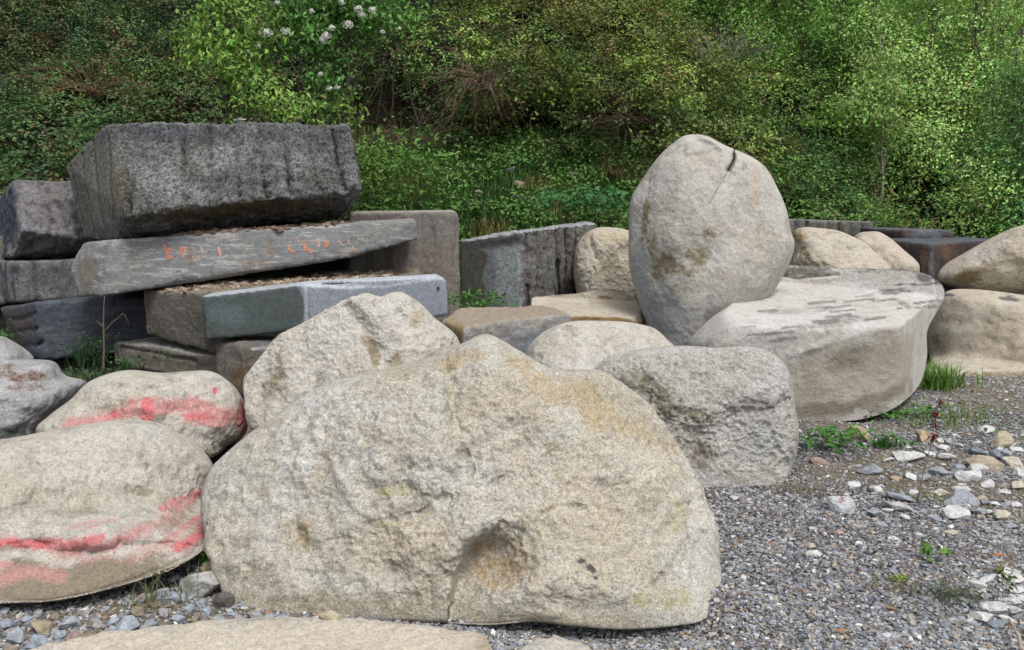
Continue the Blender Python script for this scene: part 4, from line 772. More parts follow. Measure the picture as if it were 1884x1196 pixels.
small_r = [(1781, 876, 38, W_), (1864, 853, 36, CR), (1819, 791, 28, W_), (1875, 871, 26, W_), (1604, 865, 38, G_), (1568, 891, 22, W_), (1611, 900, 26, W_), (1608, 945, 30, G_), (1752, 927, 34, G_),
    (1774, 931, 18, W_), (1752, 946, 40, W_), (1802, 919, 18, T_), (1817, 925, 18, G_), (1832, 927, 16, W_), (1841, 950, 30, CR), (1799, 941, 26, G_), (1875, 895, 28, CR), (1508, 849, 26, PK), (1480, 820, 26, G_),
    (1644, 991, 14, W_), (1492, 1006, 20, CR), (1496, 1018, 24, W_), (1859, 1060, 36, W_), (1797, 1076, 26, W_), (1873, 1084, 30, W_), (1859, 1105, 32, W_), (1830, 1118, 36, W_), (1862, 1121, 30, W_), (1808, 1135, 34, W_), (1880, 1103, 22, W_),
    (1830, 1146, 26, BL), (1631, 1170, 16, W_), (1835, 1021, 16, (0.35, 0.15, 0.08)), (1546, 1160, 16, (0.33, 0.18, 0.10)), (1725, 868, 30, G_), (1745, 842, 26, W_), (1700, 880, 20, G_), (1770, 900, 24, W_), (1650, 880, 18, T_),
    (1720, 955, 20, G_), (1690, 985, 16, W_), (1580, 1000, 14, W_), (1750, 980, 18, CR), (1860, 970, 20, G_), (1815, 890, 22, W_), (1845, 905, 18, W_), (1730, 905, 20, CR), (1760, 860, 22, G_), (1870, 930, 20, W_), (1855, 1140, 24, W_),
    (1420, 1000, 14, (0.3, 0.2, 0.13)), (1480, 1090, 14, (0.3, 0.2, 0.13)), (1700, 1100, 16, BL), (1560, 1070, 15, G_), (1640, 1120, 17, (0.3, 0.2, 0.13)), (1740, 1150, 20, BL), (1350, 915, 14, W_), (1620, 965, 20, G_), (1540, 980, 16, PK), (1700, 1040, 14, BL)]
for px, py, w_, colr in small_r:
    w_ = w_ * 1.2
    lab = {W_: 'small white stone on the gravel at right', G_: 'small grey stone on the gravel at right', CR: 'small cream stone on the gravel at right', BL: 'small blue grey stone on the gravel at right'}.get(colr, 'small reddish brown stone on the gravel at right')
    place_stone(px, py, w_, (1, 0.75, 0.45), colr, lab, 'small stones scattered on the gravel', col2=tuple(v * 0.8 for v in colr))
rq = random.Random(9)
for i in range(60):
    py = rq.uniform(800, 960) if i < 36 else rq.uniform(1050, 1150); px = rq.uniform(1600, 1884) if i < 36 else rq.uniform(1780, 1884)
    place_stone(px, py, rq.uniform(10, 24), (1, rq.uniform(0.5, 0.9), rq.uniform(0.3, 0.6)), rq.choice([W_, W_, CR, G_]), 'pale chip of stone lying on the gravel at right', 'pale chips on the gravel', seed=300 + i, tilt=0.4)
rg = random.Random(4)
small_l = [(267, 1162, 30), (299, 1091, 26), (326, 1101, 34), (284, 1113, 24), (257, 1127, 32), (366, 1062, 28), (344, 1072, 28), (319, 1067, 24), (197, 1172, 36), (160, 1181, 46), (7, 1151, 28), (70, 1179, 30), (300, 1130, 24), (330, 1140, 26),
    (280, 1150, 26), (230, 1130, 20), (210, 1145, 22), (110, 1170, 26), (180, 1150, 22), (350, 1120, 24), (380, 1128, 26), (400, 1140, 26), (440, 1142, 26), (470, 1136, 30), (490, 1142, 28), (310, 1160, 22), (345, 1160, 20), (60, 1190, 26), (120, 1192, 24), (20, 1195, 26), (250, 1180, 26),
    (240, 1110, 18), (160, 1128, 20), (100, 1135, 22), (50, 1140, 20), (195, 1120, 14), (425, 1130, 16), (370, 1110, 20), (10, 1125, 18), (130, 1120, 14), (275, 1098, 18), (360, 1140, 20), (300, 1178, 22), (345, 1100, 22), (310, 1115, 20)]
for px, py, w_ in small_l:
    k = rg.choice(['bluish', 'grey', 'bluish', 'brown']); colr = {'bluish': (0.32, 0.36, 0.41), 'grey': (0.30, 0.30, 0.29), 'brown': (0.24, 0.20, 0.15)}[k]
    place_stone(px, py, w_, (1, 0.8, 0.6), colr, 'small %s stone between the huge boulder and the red streaked one' % k, 'small stones at lower left', col2=tuple(v * 0.75 for v in colr))

# rubble lodged on the slabs: crumbs nobody could count
def rubble(name, polyl, n, spread, size, cols, label=None, targets=()):
    trees = [bvh(o) for o in targets]; Ps = []
    for _ in range(n):
        i = RNG.integers(len(polyl) - 1); f = RNG.uniform(); a, b = polyl[i], polyl[i + 1]
        px = a[0] + (b[0] - a[0]) * f; py = a[1] + (b[1] - a[1]) * f; Yd = a[2] + (b[2] - a[2]) * f + RNG.uniform(-1, 1) * spread
        p = at(px, py, Yd); q = at(px, py, a[2] + (b[2] - a[2]) * f); p[2] = q[2] + 0.3
        best = None
        for tr in trees:
            h = tr.ray_cast(Vector(p), Vector((0, 0, -1)))
            if h[0] is not None and h[1].z > 0.85 and (best is None or h[0].z > best[2]): best = np.array(h[0])
        if best is not None and abs(best[2] - q[2]) < 0.2: Ps.append(best + np.array([0, 0, 0.004]))
    if not Ps: return
    Ps = np.array(Ps); m = len(Ps); s = size * RNG.uniform(0.3, 1.3, m) ** 1.5
    V, T, c = pebbles(Ps, s, np.array(cols)[RNG.integers(len(cols), size=m)] * RNG.uniform(0.8, 1.2, m)[:, None])
    tag(mkmesh(name, V, T, M_PEB, smooth=False, attrs={'col': c}), kind='stuff')
obn = {o['label']: o for o in bpy.data.objects if 'label' in o.keys()}
BROWNB = obn['brown rough block with dusty top, between the lettered slab and the sawn blue slab']
DUST = [(0.33, 0.25, 0.18), (0.28, 0.21, 0.15), (0.38, 0.33, 0.27), (0.22, 0.17, 0.13)]
rubble('rubble', [(300, 530, 7.4), (450, 522, 7.6), (620, 505, 7.9), (720, 500, 8.1)], 1300, 0.35, 0.045, DUST, targets=[BROWNB])
rubble('rubble', [(320, 430, 7.6), (450, 420, 7.8), (640, 408, 8.1)], 700, 0.3, 0.05, [(0.20, 0.12, 0.09), (0.16, 0.11, 0.09), (0.25, 0.2, 0.16)], targets=[SLAB])

# ------------------------------------------------------------------ worn orange letters on the long slab
tree_s = bvh(SLAB)
def strokes(name, marks, col, label):
    parts = []
    for poly, wd in marks:
        pts = []
        for (x0, y0), (x1, y1) in zip(poly[:-1], poly[1:]):
            k = max(2, int(math.hypot(x1 - x0, y1 - y0) / 2.0))
            for f in np.linspace(0, 1, k, endpoint=False): pts.append((x0 + (x1 - x0) * f, y0 + (y1 - y0) * f))
        pts.append(poly[-1]); pts = np.array(pts, float); m = len(pts)
        tg = np.gradient(pts, axis=0); tg /= np.linalg.norm(tg, axis=1)[:, None] + 1e-9; nr = np.stack([-tg[:, 1], tg[:, 0]], 1)
        hw = wd * 0.5 * (0.75 + 0.5 * RNG.uniform(size=m)); hw[0] *= 0.5; hw[-1] *= 0.5
        rows = []
        for off in (-1, 0, 1):
            q = pts + nr * (hw * off)[:, None]; r_ = []
            for (x, y) in q:
                h, nn = cast(tree_s, x, y)
                r_.append(h + nn * (0.002 if off else 0.004) if h is not None else np.array([np.nan] * 3))
            rows.append(r_)
        V = np.array(rows).transpose(1, 0, 2).reshape(-1, 3)
        T = []
        for i in range(m - 1):
            for j in range(2):
                a = i * 3 + j; f4 = [a, a + 1, a + 4, a + 3]
                if not np.isnan(V[f4]).any(): T += [[a, a + 4, a + 1], [a, a + 3, a + 4]]
        if T: parts.append((np.nan_to_num(V), np.array(T), np.tile(np.array(col), (len(V), 1))))
    V, T, c = merge(parts); off = np.array(SLAB.location)
    o = mkmesh(name, V - off, T, M_PAINT, parent=SLAB, attrs={'col': c}); return o
OR = (0.50, 0.22, 0.13); ORP = (0.42, 0.29, 0.21)
strokes('painted_letter', [([(302, 449), (306, 462), (309, 474)], 4.5), ([(307, 459), (316, 458)], 5), ([(307, 474), (318, 473)], 6), ([(310, 466), (315, 462)], 4)], OR, '')
strokes('painted_letter', [([(331, 454), (334, 464), (336, 474)], 4.5), ([(331, 455), (340, 457), (342, 462), (335, 463)], 4)], OR, '')
strokes('painted_letter', [([(352, 455), (353, 457)], 3), ([(354, 472), (358, 476), (368, 471)], 4), ([(369, 454), (372, 459), (375, 463)], 5), ([(376, 471), (380, 471)], 4)], ORP, '')
strokes('painted_letter', [([(401, 453), (403, 460), (406, 471)], 5), ([(415, 471), (419, 472)], 5)], (0.50, 0.29, 0.21), '')
strokes('painted_letter', [([(529, 450), (531, 456), (530, 463)], 3.5), ([(530, 458), (537, 462), (543, 464)], 4), ([(546, 436), (549, 446)], 3)], OR, '')
strokes('painted_letter', [([(558, 443), (560, 452), (563, 462)], 5), ([(569, 443), (571, 448)], 4), ([(569, 456), (572, 466)], 6)], OR, '')
strokes('painted_letter', [([(583, 441), (588, 450), (584, 455)], 4), ([(579, 460), (582, 464)], 3)], ORP, '')
strokes('painted_letter', [([(598, 444), (600, 456)], 4.5), ([(600, 443), (605, 449), (600, 452)], 3)], (0.55, 0.26, 0.14), '')
strokes('painted_letter', [([(622, 442), (632, 453)], 4), ([(640, 441), (642, 450)], 3), ([(648, 452), (652, 462)], 5)], ORP, '')

# ------------------------------------------------------------------ vegetation on the bank
GR = lambda *a: np.array(a, float)
def region_col(P):
    """leaf colour by where it grows: cool and dark on the left, yellow green mound in the middle, mid green on the right"""
    n = gn(P * 0.9, 61); x = P[:, 0]
    left = GR(0.085, 0.165, 0.055); mid = GR(0.20, 0.31, 0.075); right = GR(0.165, 0.31, 0.08); bro = GR(0.19, 0.15, 0.08)
    k = np.clip((x + 2.5) / 3, 0, 1)[:, None]; k2 = np.clip((x - 3) / 3, 0, 1)[:, None]
    c = left * (1 - k) + mid * k; c = c * (1 - k2) + right * k2
    c = c * (1 + 0.55 * n[:, None])
    b = (gn(P * 1.7 + 9, 62) + RNG.normal(0, 0.22, len(P)) > 0.42)[:, None]
    return np.where(b, bro, c)
mounds = []
rg = np.random.default_rng(11)
tries = 0
while len(mounds) < 420 and tries < 9000:
    tries += 1
    y = rg.uniform(9.6, 20.5); x = rg.uniform(-0.75, 0.75) * y
    y0 = 9.2 + min(4.2, 0.75 * max(0, x - 2.2)) + 0.12 * max(0, -x - 3)
    if y < y0 + 0.7: continue
    if -2.9 < x < 2.4 and y < 12.7 + 0.25 * math.sin(x * 3): continue
    if 2.4 <= x < 3.4 and y < 11.6: continue
    if 3.0 <= x < 8.6 and y < 12.9: continue
    if (-2.9 < x < -0.9 and y < 14.3) or (-4.7 < x < -3.0 and y < 11.4): continue
    r = rg.uniform(0.5, 1.15)
    if any((x - m_[0]) ** 2 + (y - m_[1]) ** 2 < (0.55 * (r + m_[3])) ** 2 for m_ in mounds): continue
    mounds.append((x, y, hz((x, y)) + rg.uniform(0.3, 0.75) * r, r))
# the overhanging row above the grassy bank
for x in np.arange(-0.9, 2.6, 0.55): mounds.append((x, 12.9 + rg.uniform(-0.2, 0.2), hz((x, 12.9)) + rg.uniform(0.7, 1.0), rg.uniform(0.7, 1.0)))
for x, y, r, up in ((0.6, 13.6, 1.3, 1.0), (1.7, 13.8, 1.3, 0.9), (-0.6, 13.8, 1.2, 0.8), (2.6, 13.6, 1.1, 0.7), (3.4, 13.4, 1.0, 0.5), (-4.5, 10.6, 1.0, 0.9), (-5.6, 10.6, 1.0, 0.9), (-6.4, 11, 1.1, 1.2)): mounds.append((x, y, hz((x, y)) + up, r))
def cluster_leaves(centres, rad, k, size, nrm=None, colf=region_col, flat=0.55):
    """sprays of k leaves round each centre"""
    n = len(centres) * k; P = np.repeat(centres, k, 0) + RNG.normal(size=(n, 3)) * rad * np.array([1, 1, flat])
    nn = (np.repeat(nrm, k, 0) if nrm is not None else np.zeros((n, 3))) + np.array([0, 0, 0.9])
    sh = np.repeat(RNG.uniform(0.72, 1.22, len(centres)), k)[:, None]
    return leafdata(P, nn, size, colf(P) * sh, jit=0.4)
Cn, Nr, Tn = [], [], []
TONES = np.array([(0.55, 0.6, 0.6), (0.8, 0.85, 0.9), (1.0, 1.0, 0.9), (1.25, 1.15, 0.9), (1.35, 1.3, 1.0), (1.0, 0.75, 0.75), (0.65, 0.8, 0.9)])
for (x, y, z, r) in mounds:
    k = int(600 * r * r); d = RNG.normal(size=(k, 3)); d /= np.linalg.norm(d, axis=1)[:, None]
    d = d[(d[:, 2] > -0.45) & (d[:, 1] < 0.45)]
    rr_ = r * RNG.uniform(0.72, 1.08, len(d)) * (1 + 0.25 * gn(d * 2.2 + x * 3, 77))
    Tn.append(np.tile(TONES[RNG.integers(len(TONES))] * RNG.uniform(0.85, 1.15), (len(d), 1)))
    Cn.append(np.array([x, y, z]) + d * rr_[:, None] * np.array([1.1, 1.0, 0.9])); Nr.append(d)
Cn = np.concatenate(Cn); Nr = np.concatenate(Nr); Tn = np.concatenate(Tn)
dens = gn(Cn * 1.1, 81) + 0.7 * gn(Cn * 2.9, 82); keep = dens > -0.12 + 0.08 * RNG.normal(size=len(Cn))
Cn, Nr, Tn = Cn[keep], Nr[keep], Tn[keep]; ppx, ppy = proj(Cn); v = (ppx > -60) & (ppx < 1950) & (ppy > -60); Cn, Nr, Tn = Cn[v], Nr[v], Tn[v]
gx = RNG.uniform(-0.72, 0.72, 26000); gy = 9.6 + 12 * RNG.uniform(0, 1, 26000) ** 0.8; gx = gx * gy; kk = gy > 12.4 + 0 * gx; kk |= (gx < -3.2) | (gx > 3.5)
y0a = 9.2 + np.minimum(4.2, 0.75 * np.maximum(0, gx - 2.2)); kk &= (gy > y0a + 0.5) & ~((gx > 3) & (gx < 8.6) & (gy < 12.9)) & ~((gx > -2.9) & (gx < -0.9) & (gy < 14.3)) & ~((gx > -4.7) & (gx < -3.0) & (gy < 11.4)); kk &= gn(np.stack([gx * 1.1, gy * 1.1, 0 * gx], 1), 88) > -0.05; gx, gy = gx[kk], gy[kk]
Gp = np.stack([gx, gy, ground_z(gx, gy) + RNG.uniform(0.05, 0.3, len(gx))], 1); Cn = np.concatenate([Cn, Gp])
Nr = np.concatenate([Nr, np.tile((0, -0.5, 0.3), (len(Gp), 1))]); Tn = np.concatenate([Tn, np.tile((0.6, 0.65, 0.65), (len(Gp), 1))])
V, T, c = cluster_leaves(Cn, 0.075, 8, 0.066, Nr * 0.7); c = c * np.repeat(Tn, 32, 0)
print('thicket sprays', len(Cn), 'leaves', len(Cn) * 7)
tag(mkmesh('bramble_thicket', V, T, M_LEAF, smooth=False, attrs={'col': c}), kind='stuff')
# canes and dead stems threading the thicket
paths, rad_, cl = [], [], []
for i in range(1500):
    j = RNG.integers(len(mounds)); x, y, z, r = mounds[j]
    a = RNG.uniform(0, 2 * np.pi); p0 = np.array([x, y, z - 0.2]) + RNG.normal(size=3) * 0.3 * r
    p1 = np.array([x + math.cos(a) * r * 1.25, y - abs(math.sin(a)) * r * 1.15, z + RNG.uniform(-0.9, 0.7) * r])
    paths.append(curvepath(p0, p1, RNG.uniform(-0.1, 0.35), 0.25, 7)); rad_.append(RNG.uniform(0.003, 0.007))
    cl.append([(0.12, 0.075, 0.05), (0.17, 0.12, 0.085), (0.10, 0.05, 0.04), (0.22, 0.17, 0.12)][RNG.integers(4)])
V, T, c = tubes(paths, rad_, cl); tag(mkmesh('bramble_canes', V, T, M_STEM, attrs={'col': c}), kind='stuff')

def brush(name, label, centre, r, n, col, spread=(1, 0.6, 1), up=0.4, rad=0.005, cat='dead shrub', twigs=3, droop=0.1):
    """bundle of bare stems from one foot"""
    e = empty(name, centre); paths, rs, cs = [], [], []
    for _ in range(n):
        d = RNG.normal(size=3) * np.array(spread); d[2] = abs(d[2]) * 0.8 + up; d /= np.linalg.norm(d); ln = r * RNG.uniform(0.6, 1.15)
        p = curvepath(RNG.normal(size=3) * 0.04 * r, d * ln, droop, 0.3, 8); paths.append(p); rs.append(rad * RNG.uniform(0.7, 1.4)); cs.append(np.array(col) * RNG.uniform(0.7, 1.3))
        for _ in range(twigs):
            q = p[RNG.integers(3, 7)]; dd = d + RNG.normal(size=3) * 0.7; dd /= np.linalg.norm(dd)
            paths.append(curvepath(q, q + dd * ln * RNG.uniform(0.2, 0.45), 0.05, 0.3, 5)); rs.append(rad * 0.5); cs.append(np.array(col) * RNG.uniform(0.8, 1.4))
    V, T, c = tubes(paths, rs, cs); mkmesh('stems', V, T, M_STEM, parent=e, attrs={'col': c}); tag(e, label, cat); return e
def on_hill(px, py, extra=0.0):
    """where the sight line meets the bank"""
    d = raydir(px, py)
    for k in np.arange(8.5, 40, 0.05):
        p = CAM + d * (k / d[1])
        if p[2] < hz(p) + extra: return p
    return p
def hang(px, py, Yd): return at(px, py, Yd)
brush('dead_shrub', 'tangle of pale brown dead stems drooping over the grassy bank', hang(880, 150, 12.2), 0.9, 70, (0.20, 0.13, 0.10), spread=(1, 0.5, 1), up=-1.3, rad=0.006, droop=0.25)
brush('dead_shrub', 'grey bare twiggy shrub high on the slope above the egg shaped boulder', on_hill(1310, 150) + np.array([0, -0.9, 0]), 1.1, 70, (0.24, 0.21, 0.18), up=0.3, rad=0.007)
brush('dead_shrub', 'bare branching shrub in the dark gap at right above the black slabs', on_hill(1760, 320) + np.array([0, -0.9, 0.0]), 1.6, 34, (0.19, 0.15, 0.10), up=0.9, rad=0.011)
brush('dead_shrub', 'small bare leaning shrub left of the bare branching one at right', on_hill(1670, 290) + np.array([0, -0.8, 0]), 0.9, 26, (0.18, 0.14, 0.10), up=0.5, rad=0.007)
brush('dead_shrub', 'heap of brown dead stems right of the big dark block top', hang(750, 275, 11.5), 0.75, 60, (0.15, 0.10, 0.075), spread=(1.4, 0.6, 0.5), up=0.05, rad=0.005)
brush('dead_shrub', 'straw coloured dead stems in the ivy at upper left', hang(170, 175, 10.2), 0.8, 40, (0.17, 0.11, 0.065), spread=(1.3, 0.5, 0.6), up=0.0, rad=0.005)
brush('dead_shrub', 'brown dead stems hanging left of the egg shaped boulder', hang(1150, 215, 12.1), 0.8, 46, (0.13, 0.085, 0.06), up=-1.0, rad=0.005)

def tree(name, label, base, top, blobs, nclump, k, lsize, col, trad=0.05, clr=0.16, cat='tree', stems=1, var=0.35, tcol=(0.14, 0.12, 0.09), droop=0.15, aspect=0.6):
    """trunk with limbs reaching into the crown's masses; the crown is sprays of leaves spread through them"""
    base = np.array(base, float); e = empty(name, base); top = np.array(top, float) - base
    B = [(np.array(b_[:3], float) - base, b_[3], b_[4]) for b_ in blobs]
    paths, rs, cs = [], [], []
    for s_ in range(stems):
        o = RNG.normal(size=3) * np.array([0.12, 0.12, 0]) * (s_ > 0)
        tp = curvepath(o, top + RNG.normal(size=3) * 0.25 * (s_ > 0), 0.02, 0.10, 10); paths.append(tp); rs.append(trad * (0.6 if s_ else 1)); cs.append(tcol)
        for (bc, rx, rz) in B:
            for _ in range(3):
                q = tp[RNG.integers(2, 9)]; d = RNG.normal(size=3); d /= np.linalg.norm(d)
                paths.append(curvepath(q, bc + d * np.array([rx, rx, rz]) * 0.75, 0.08, 0.18, 7)); rs.append(trad * 0.3); cs.append(tcol)
    V, T, c = tubes(paths, rs, cs, 5); mkmesh('trunk', V, T, M_STEM, parent=e, attrs={'col': c})
    vol = np.array([rx * rx * rz for _, rx, rz in B]); cnt = RNG.multinomial(nclump, vol / vol.sum()); C_, D_ = [], []
    for (bc, rx, rz), m_ in zip(B, cnt):
        d = RNG.normal(size=(m_, 3)); d /= np.linalg.norm(d, axis=1)[:, None]
        C_.append(bc + d * (RNG.uniform(0.15, 1, m_) ** 0.45 * (1 + 0.35 * gn(d * 2 + bc, 5)))[:, None] * np.array([rx, rx, rz])); D_.append(d)
    C_ = np.concatenate(C_); D_ = np.concatenate(D_)
    ok = gn((C_ + base) * 2.3, 19) > -0.28; C_, D_ = C_[ok], D_[ok]
    colf = lambda P: np.array(col) * (1 + var * gn((P + base) * 1.5, 23)[:, None]) * (1 + RNG.normal(0, 0.12, (len(P), 3)))
    n = len(C_) * k; P = np.repeat(C_, k, 0) + RNG.normal(size=(n, 3)) * clr * np.array([1, 1, 0.8])
    V, T, c = leafdata(P, np.repeat(D_, k, 0) * 0.6 + np.array([0, 0, 0.6]), lsize, np.clip(colf(P), 0.005, 1), aspect=aspect, droop=droop)
    mkmesh('crown', V, T, M_LEAF, parent=e, smooth=False, attrs={'col': c}); tag(e, label, cat); return e
def B_(px, py, Y, rpx, rpy): p = at(px, py, Y); return (*p, rpx * Y / F_PX, rpy * Y / F_PX)

# young light green tree behind the big block
b0 = at(447, 300, 9.7)
tree('young_tree', 'slender young tree with light green leaves directly behind the big dark block', (b0[0], b0[1], hz(b0)), at(440, -60, 9.7),
     [B_(430, 40, 9.7, 60, 60), B_(395, 105, 9.6, 60, 38), B_(455, 110, 9.7, 55, 45), B_(470, 165, 9.6, 50, 34), B_(430, -20, 9.8, 50, 50), B_(355, 60, 9.7, 30, 34), B_(520, 190, 9.6, 45, 26), B_(445, 190, 9.6, 22, 30), B_(560, 205, 9.6, 50, 16), B_(640, 205, 9.7, 26, 30), B_(500, 40, 9.8, 24, 30)],
     640, 9, 0.058, (0.24, 0.40, 0.085), trad=0.022, clr=0.09, droop=0.5, var=0.3)
b0 = at(610, 300, 10.3)
vib = tree('flowering_shrub', 'shrub with clusters of white blossom hanging above the big dark block', (b0[0], b0[1], hz(b0)), at(640, -60, 10.3),
     [B_(560, 20, 10.2, 60, 26), B_(650, 10, 10.2, 80, 30), B_(700, 45, 10.0, 55, 14), B_(600, 60, 10.0, 50, 22), B_(610, 100, 10.0, 40, 22), B_(600, 150, 9.9, 30, 20), B_(655, 85, 10.0, 30, 10), B_(740, 25, 10.1, 26, 20), B_(520, 70, 10.1, 34, 26), B_(590, 190, 9.9, 34, 14)],
     900, 9, 0.066, (0.13, 0.28, 0.065), trad=0.025, clr=0.09, droop=0.4, stems=3, cat='shrub')
for (px, py, rp) in [(489, 60, 13), (526, 57, 11), (475, 85, 6), (452, 96, 6), (600, 66, 12), (594, 74, 9), (611, 52, 8), (640, 45, 12), (658, 16, 10), (666, 27, 9), (685, 18, 9), (574, 20, 6), (510, 5, 6), (606, 163, 7), (620, 161, 6), (590, 136, 6), (704, 59, 5), (628, 4, 7), (735, 52, 4), (447, 147, 4), (461, 148, 4)]:
    p = at(px, py, 9.55) - np.array(vib.location); r = 0.8 * rp * 9.55 / F_PX; k = int(rp * 8)
    d = RNG.normal(size=(k, 3)); d /= np.linalg.norm(d, axis=1)[:, None]; d[:, 2] *= 0.7
    V, T, c = leafdata(p + d * r * RNG.uniform(0.3, 1.15, k)[:, None], d, 0.024, np.tile((0.75, 0.76, 0.70), (k, 1)), aspect=0.95, fold=0.1, jit=0.3)
    mkmesh('blossom', V, T, M_PETAL, parent=vib, smooth=False, attrs={'col': np.clip(c, 0, 0.85)})
# dark hollow trunks beneath the overhang
paths = []
for (x0, y0_, x1, y1_) in ((690, 240, 715, 60), (545, 215, 560, 60), (720, 230, 735, 90), (640, 140, 665, 60), (770, 240, 745, 100)):
    p0 = hang(x0, y0_, 11.3); e = empty('bare_trunk', p0)
    V, T, c = tubes([curvepath((0, 0, 0), hang(x1, y1_, 11.2) - p0, 0.03, 0.1, 9), curvepath((0, 0, 0), np.array([0, 0.1, -1.2]), 0, 0.1, 5)], [0.02, 0.022], [(0.05, 0.042, 0.035)] * 2, 6)
    mkmesh('trunk', V, T, M_STEM, parent=e, attrs={'col': c}); tag(e, 'thin dark trunk in the shaded hollow right of the white blossom', 'tree', 'thin trunks in the shaded hollow')

# birch sapling and its neighbours on the right slope
b0 = on_hill(1590, 330) + np.array([0, -1.0, 0]); Yb = b0[1]
tree('birch_sapling', 'pale yellow green sapling with layered branches left of the dark conifer', (b0[0], b0[1], hz(b0)), at(1615, 70, Yb),
     [B_(1620, 110, Yb, 26, 34), B_(1615, 165, Yb, 42, 26), B_(1590, 210, Yb, 55, 22), B_(1625, 240, Yb, 34, 16), B_(1560, 195, Yb, 30, 14), B_(1640, 170, Yb, 28, 14), B_(1590, 140, Yb, 22, 12), B_(1650, 235, Yb, 20, 8)],
     420, 9, 0.075, (0.34, 0.50, 0.15), trad=0.025, clr=0.13, droop=0.3, tcol=(0.25, 0.24, 0.2))
def conifer(label, base, h, r, col):
    e = empty('conifer', base); paths = [curvepath((0, 0, -0.2), (0, 0, h), 0, 0.01, 8)]; rs = [h * 0.018]; parts = []
    nb = int(26 * h)
    for i in range(nb):
        f = (i + 0.5) / nb; z = h * (0.05 + 0.93 * f); ln = r * (1 - f) ** 0.8 * RNG.uniform(0.75, 1.1) + 0.06; a = i * 2.4
        d = np.array([math.cos(a), math.sin(a), 0.35 - 0.2 * (1 - f)]); p = curvepath((0, 0, z), np.array([0, 0, z]) + d * ln, 0.05, 0.06, 6); paths.append(p); rs.append(0.005)
        segs = [p] 
        for q in (0.4, 0.6, 0.8):
            for sgn in (-1, 1):
                o = p[int(q * 5)]; dd = d + sgn * 0.8 * np.array([-d[1], d[0], 0]); segs.append(np.linspace(o, o + dd * ln * 0.35 * (1.1 - q), 4))
        for sg in segs:
            k = int(max(8, np.linalg.norm(sg[-1] - sg[0]) * 150)); t_ = RNG.uniform(0, 1, k); u = t_ * (len(sg) - 1); i0 = np.minimum(u.astype(int), len(sg) - 2)
            P = sg[i0] + (sg[i0 + 1] - sg[i0]) * (u - i0)[:, None]; parts.append(P)
    P = np.concatenate(parts); V, T, c = leafdata(P, RNG.normal(size=P.shape) + np.array([0, 0, 0.5]), 0.055, np.tile(col, (len(P), 1)), aspect=0.22, fold=0.05, jit=0.8, droop=0)
    mkmesh('crown', V, T, M_LEAF, parent=e, smooth=False, attrs={'col': c})
    V, T, c = tubes(paths, rs, [(0.10, 0.08, 0.06)] * len(paths), 4); mkmesh('trunk', V, T, M_STEM, parent=e, attrs={'col': c}); tag(e, label, 'conifer')
for px, py, h, r, lab in ((1470, 205, 1.9, 0.75, 'blue green young conifer with drooping tips above the egg shaped boulder on its right'), (1690, 260, 3.0, 1.2, 'dark tall conifer right of the pale yellow green sapling'),
                          (1755, 240, 2.4, 0.9, 'dark shorter conifer right of the tall dark one'), (785, 130, 2.6, 1.0, 'dark conifer in the shade right of the white blossom shrub'), (1400, 240, 1.0, 0.5, 'small conifer seedling poking out of the brambles left of the blue green one')):
    b0 = on_hill(px, py) + np.array([0, -1.0 if px > 1000 else -0.6, 0]); conifer(lab, (b0[0], b0[1], hz(b0)), h, r, (0.04, 0.085, 0.045) if 'dark' in lab else (0.075, 0.155, 0.08))

# the wood along the top of the slope
rg = np.random.default_rng(3); k = 0
tops = [(1650, 15.8, 'pale'), (1740, 15.6, 'pale'), (1810, 15.2, 'pale'), (1580, 16.4, 'pale'), (1050, 16.8, 'slim'), (1120, 17.8, 'slim'), (1190, 17.0, 'slim'), (1260, 18.2, 'slim'), (1330, 17.2, 'slim'), (1400, 18.0, 'slim'), (1460, 17.2, 'slim'), (1530, 17.8, 'slim'), (1600, 18.6, 'pale'), (1660, 17.2, 'slim'), (1720, 18.6, 'pale'), (1790, 16.8, 'pale'), (1850, 17.4, 'pale'), (1910, 16.4, 'pale'), (1840, 14.6, 'low'), (1890, 14.0, 'low'), (980, 18.2, 'slim'), (1760, 20, 'pale'), (1560, 20.5, 'pale'), (1440, 20.5, 'slim')]
for px, Yt, kind in tops:
    x = (px - CX) / F_PX * Yt * 1.01; z = hz((x, Yt)); h = {'slim': 4.6, 'pale': 5.2, 'low': 3.2}[kind] * rg.uniform(0.9, 1.15); r = {'slim': 0.62, 'pale': 0.8, 'low': 0.85}[kind]
    bl = [(x + rg.normal() * 0.28, Yt + rg.normal() * 0.3, z + h * f, r * (1.15 - 0.55 * f) * rg.uniform(0.8, 1.2), 0.6 * rg.uniform(0.7, 1.2)) for f in np.linspace(0.12, 1.0, 8)]
    colr = {'slim': (0.24, 0.42, 0.10), 'pale': (0.46, 0.66, 0.22), 'low': (0.16, 0.32, 0.10)}[kind]  # pale crowns: light green leaves with haze and sky glow put into the colour
    lab = {'slim': 'slim leafy green tree in the row along the top of the slope', 'pale': 'pale green feathery tree at the top right of the slope', 'low': 'bushy mid green tree low at the right picture edge'}[kind]
    o = tree('leafy_tree', lab, (x, Yt, z), (x + rg.normal() * 0.2, Yt, z + h), bl, 1000, 13, 0.064, colr, trad=0.035, clr=0.17, stems=1, var=0.45)
    o['group'] = {'slim': 'slim trees along the top', 'pale': 'pale trees at the top right', 'low': 'bushy trees at the right edge'}[kind]
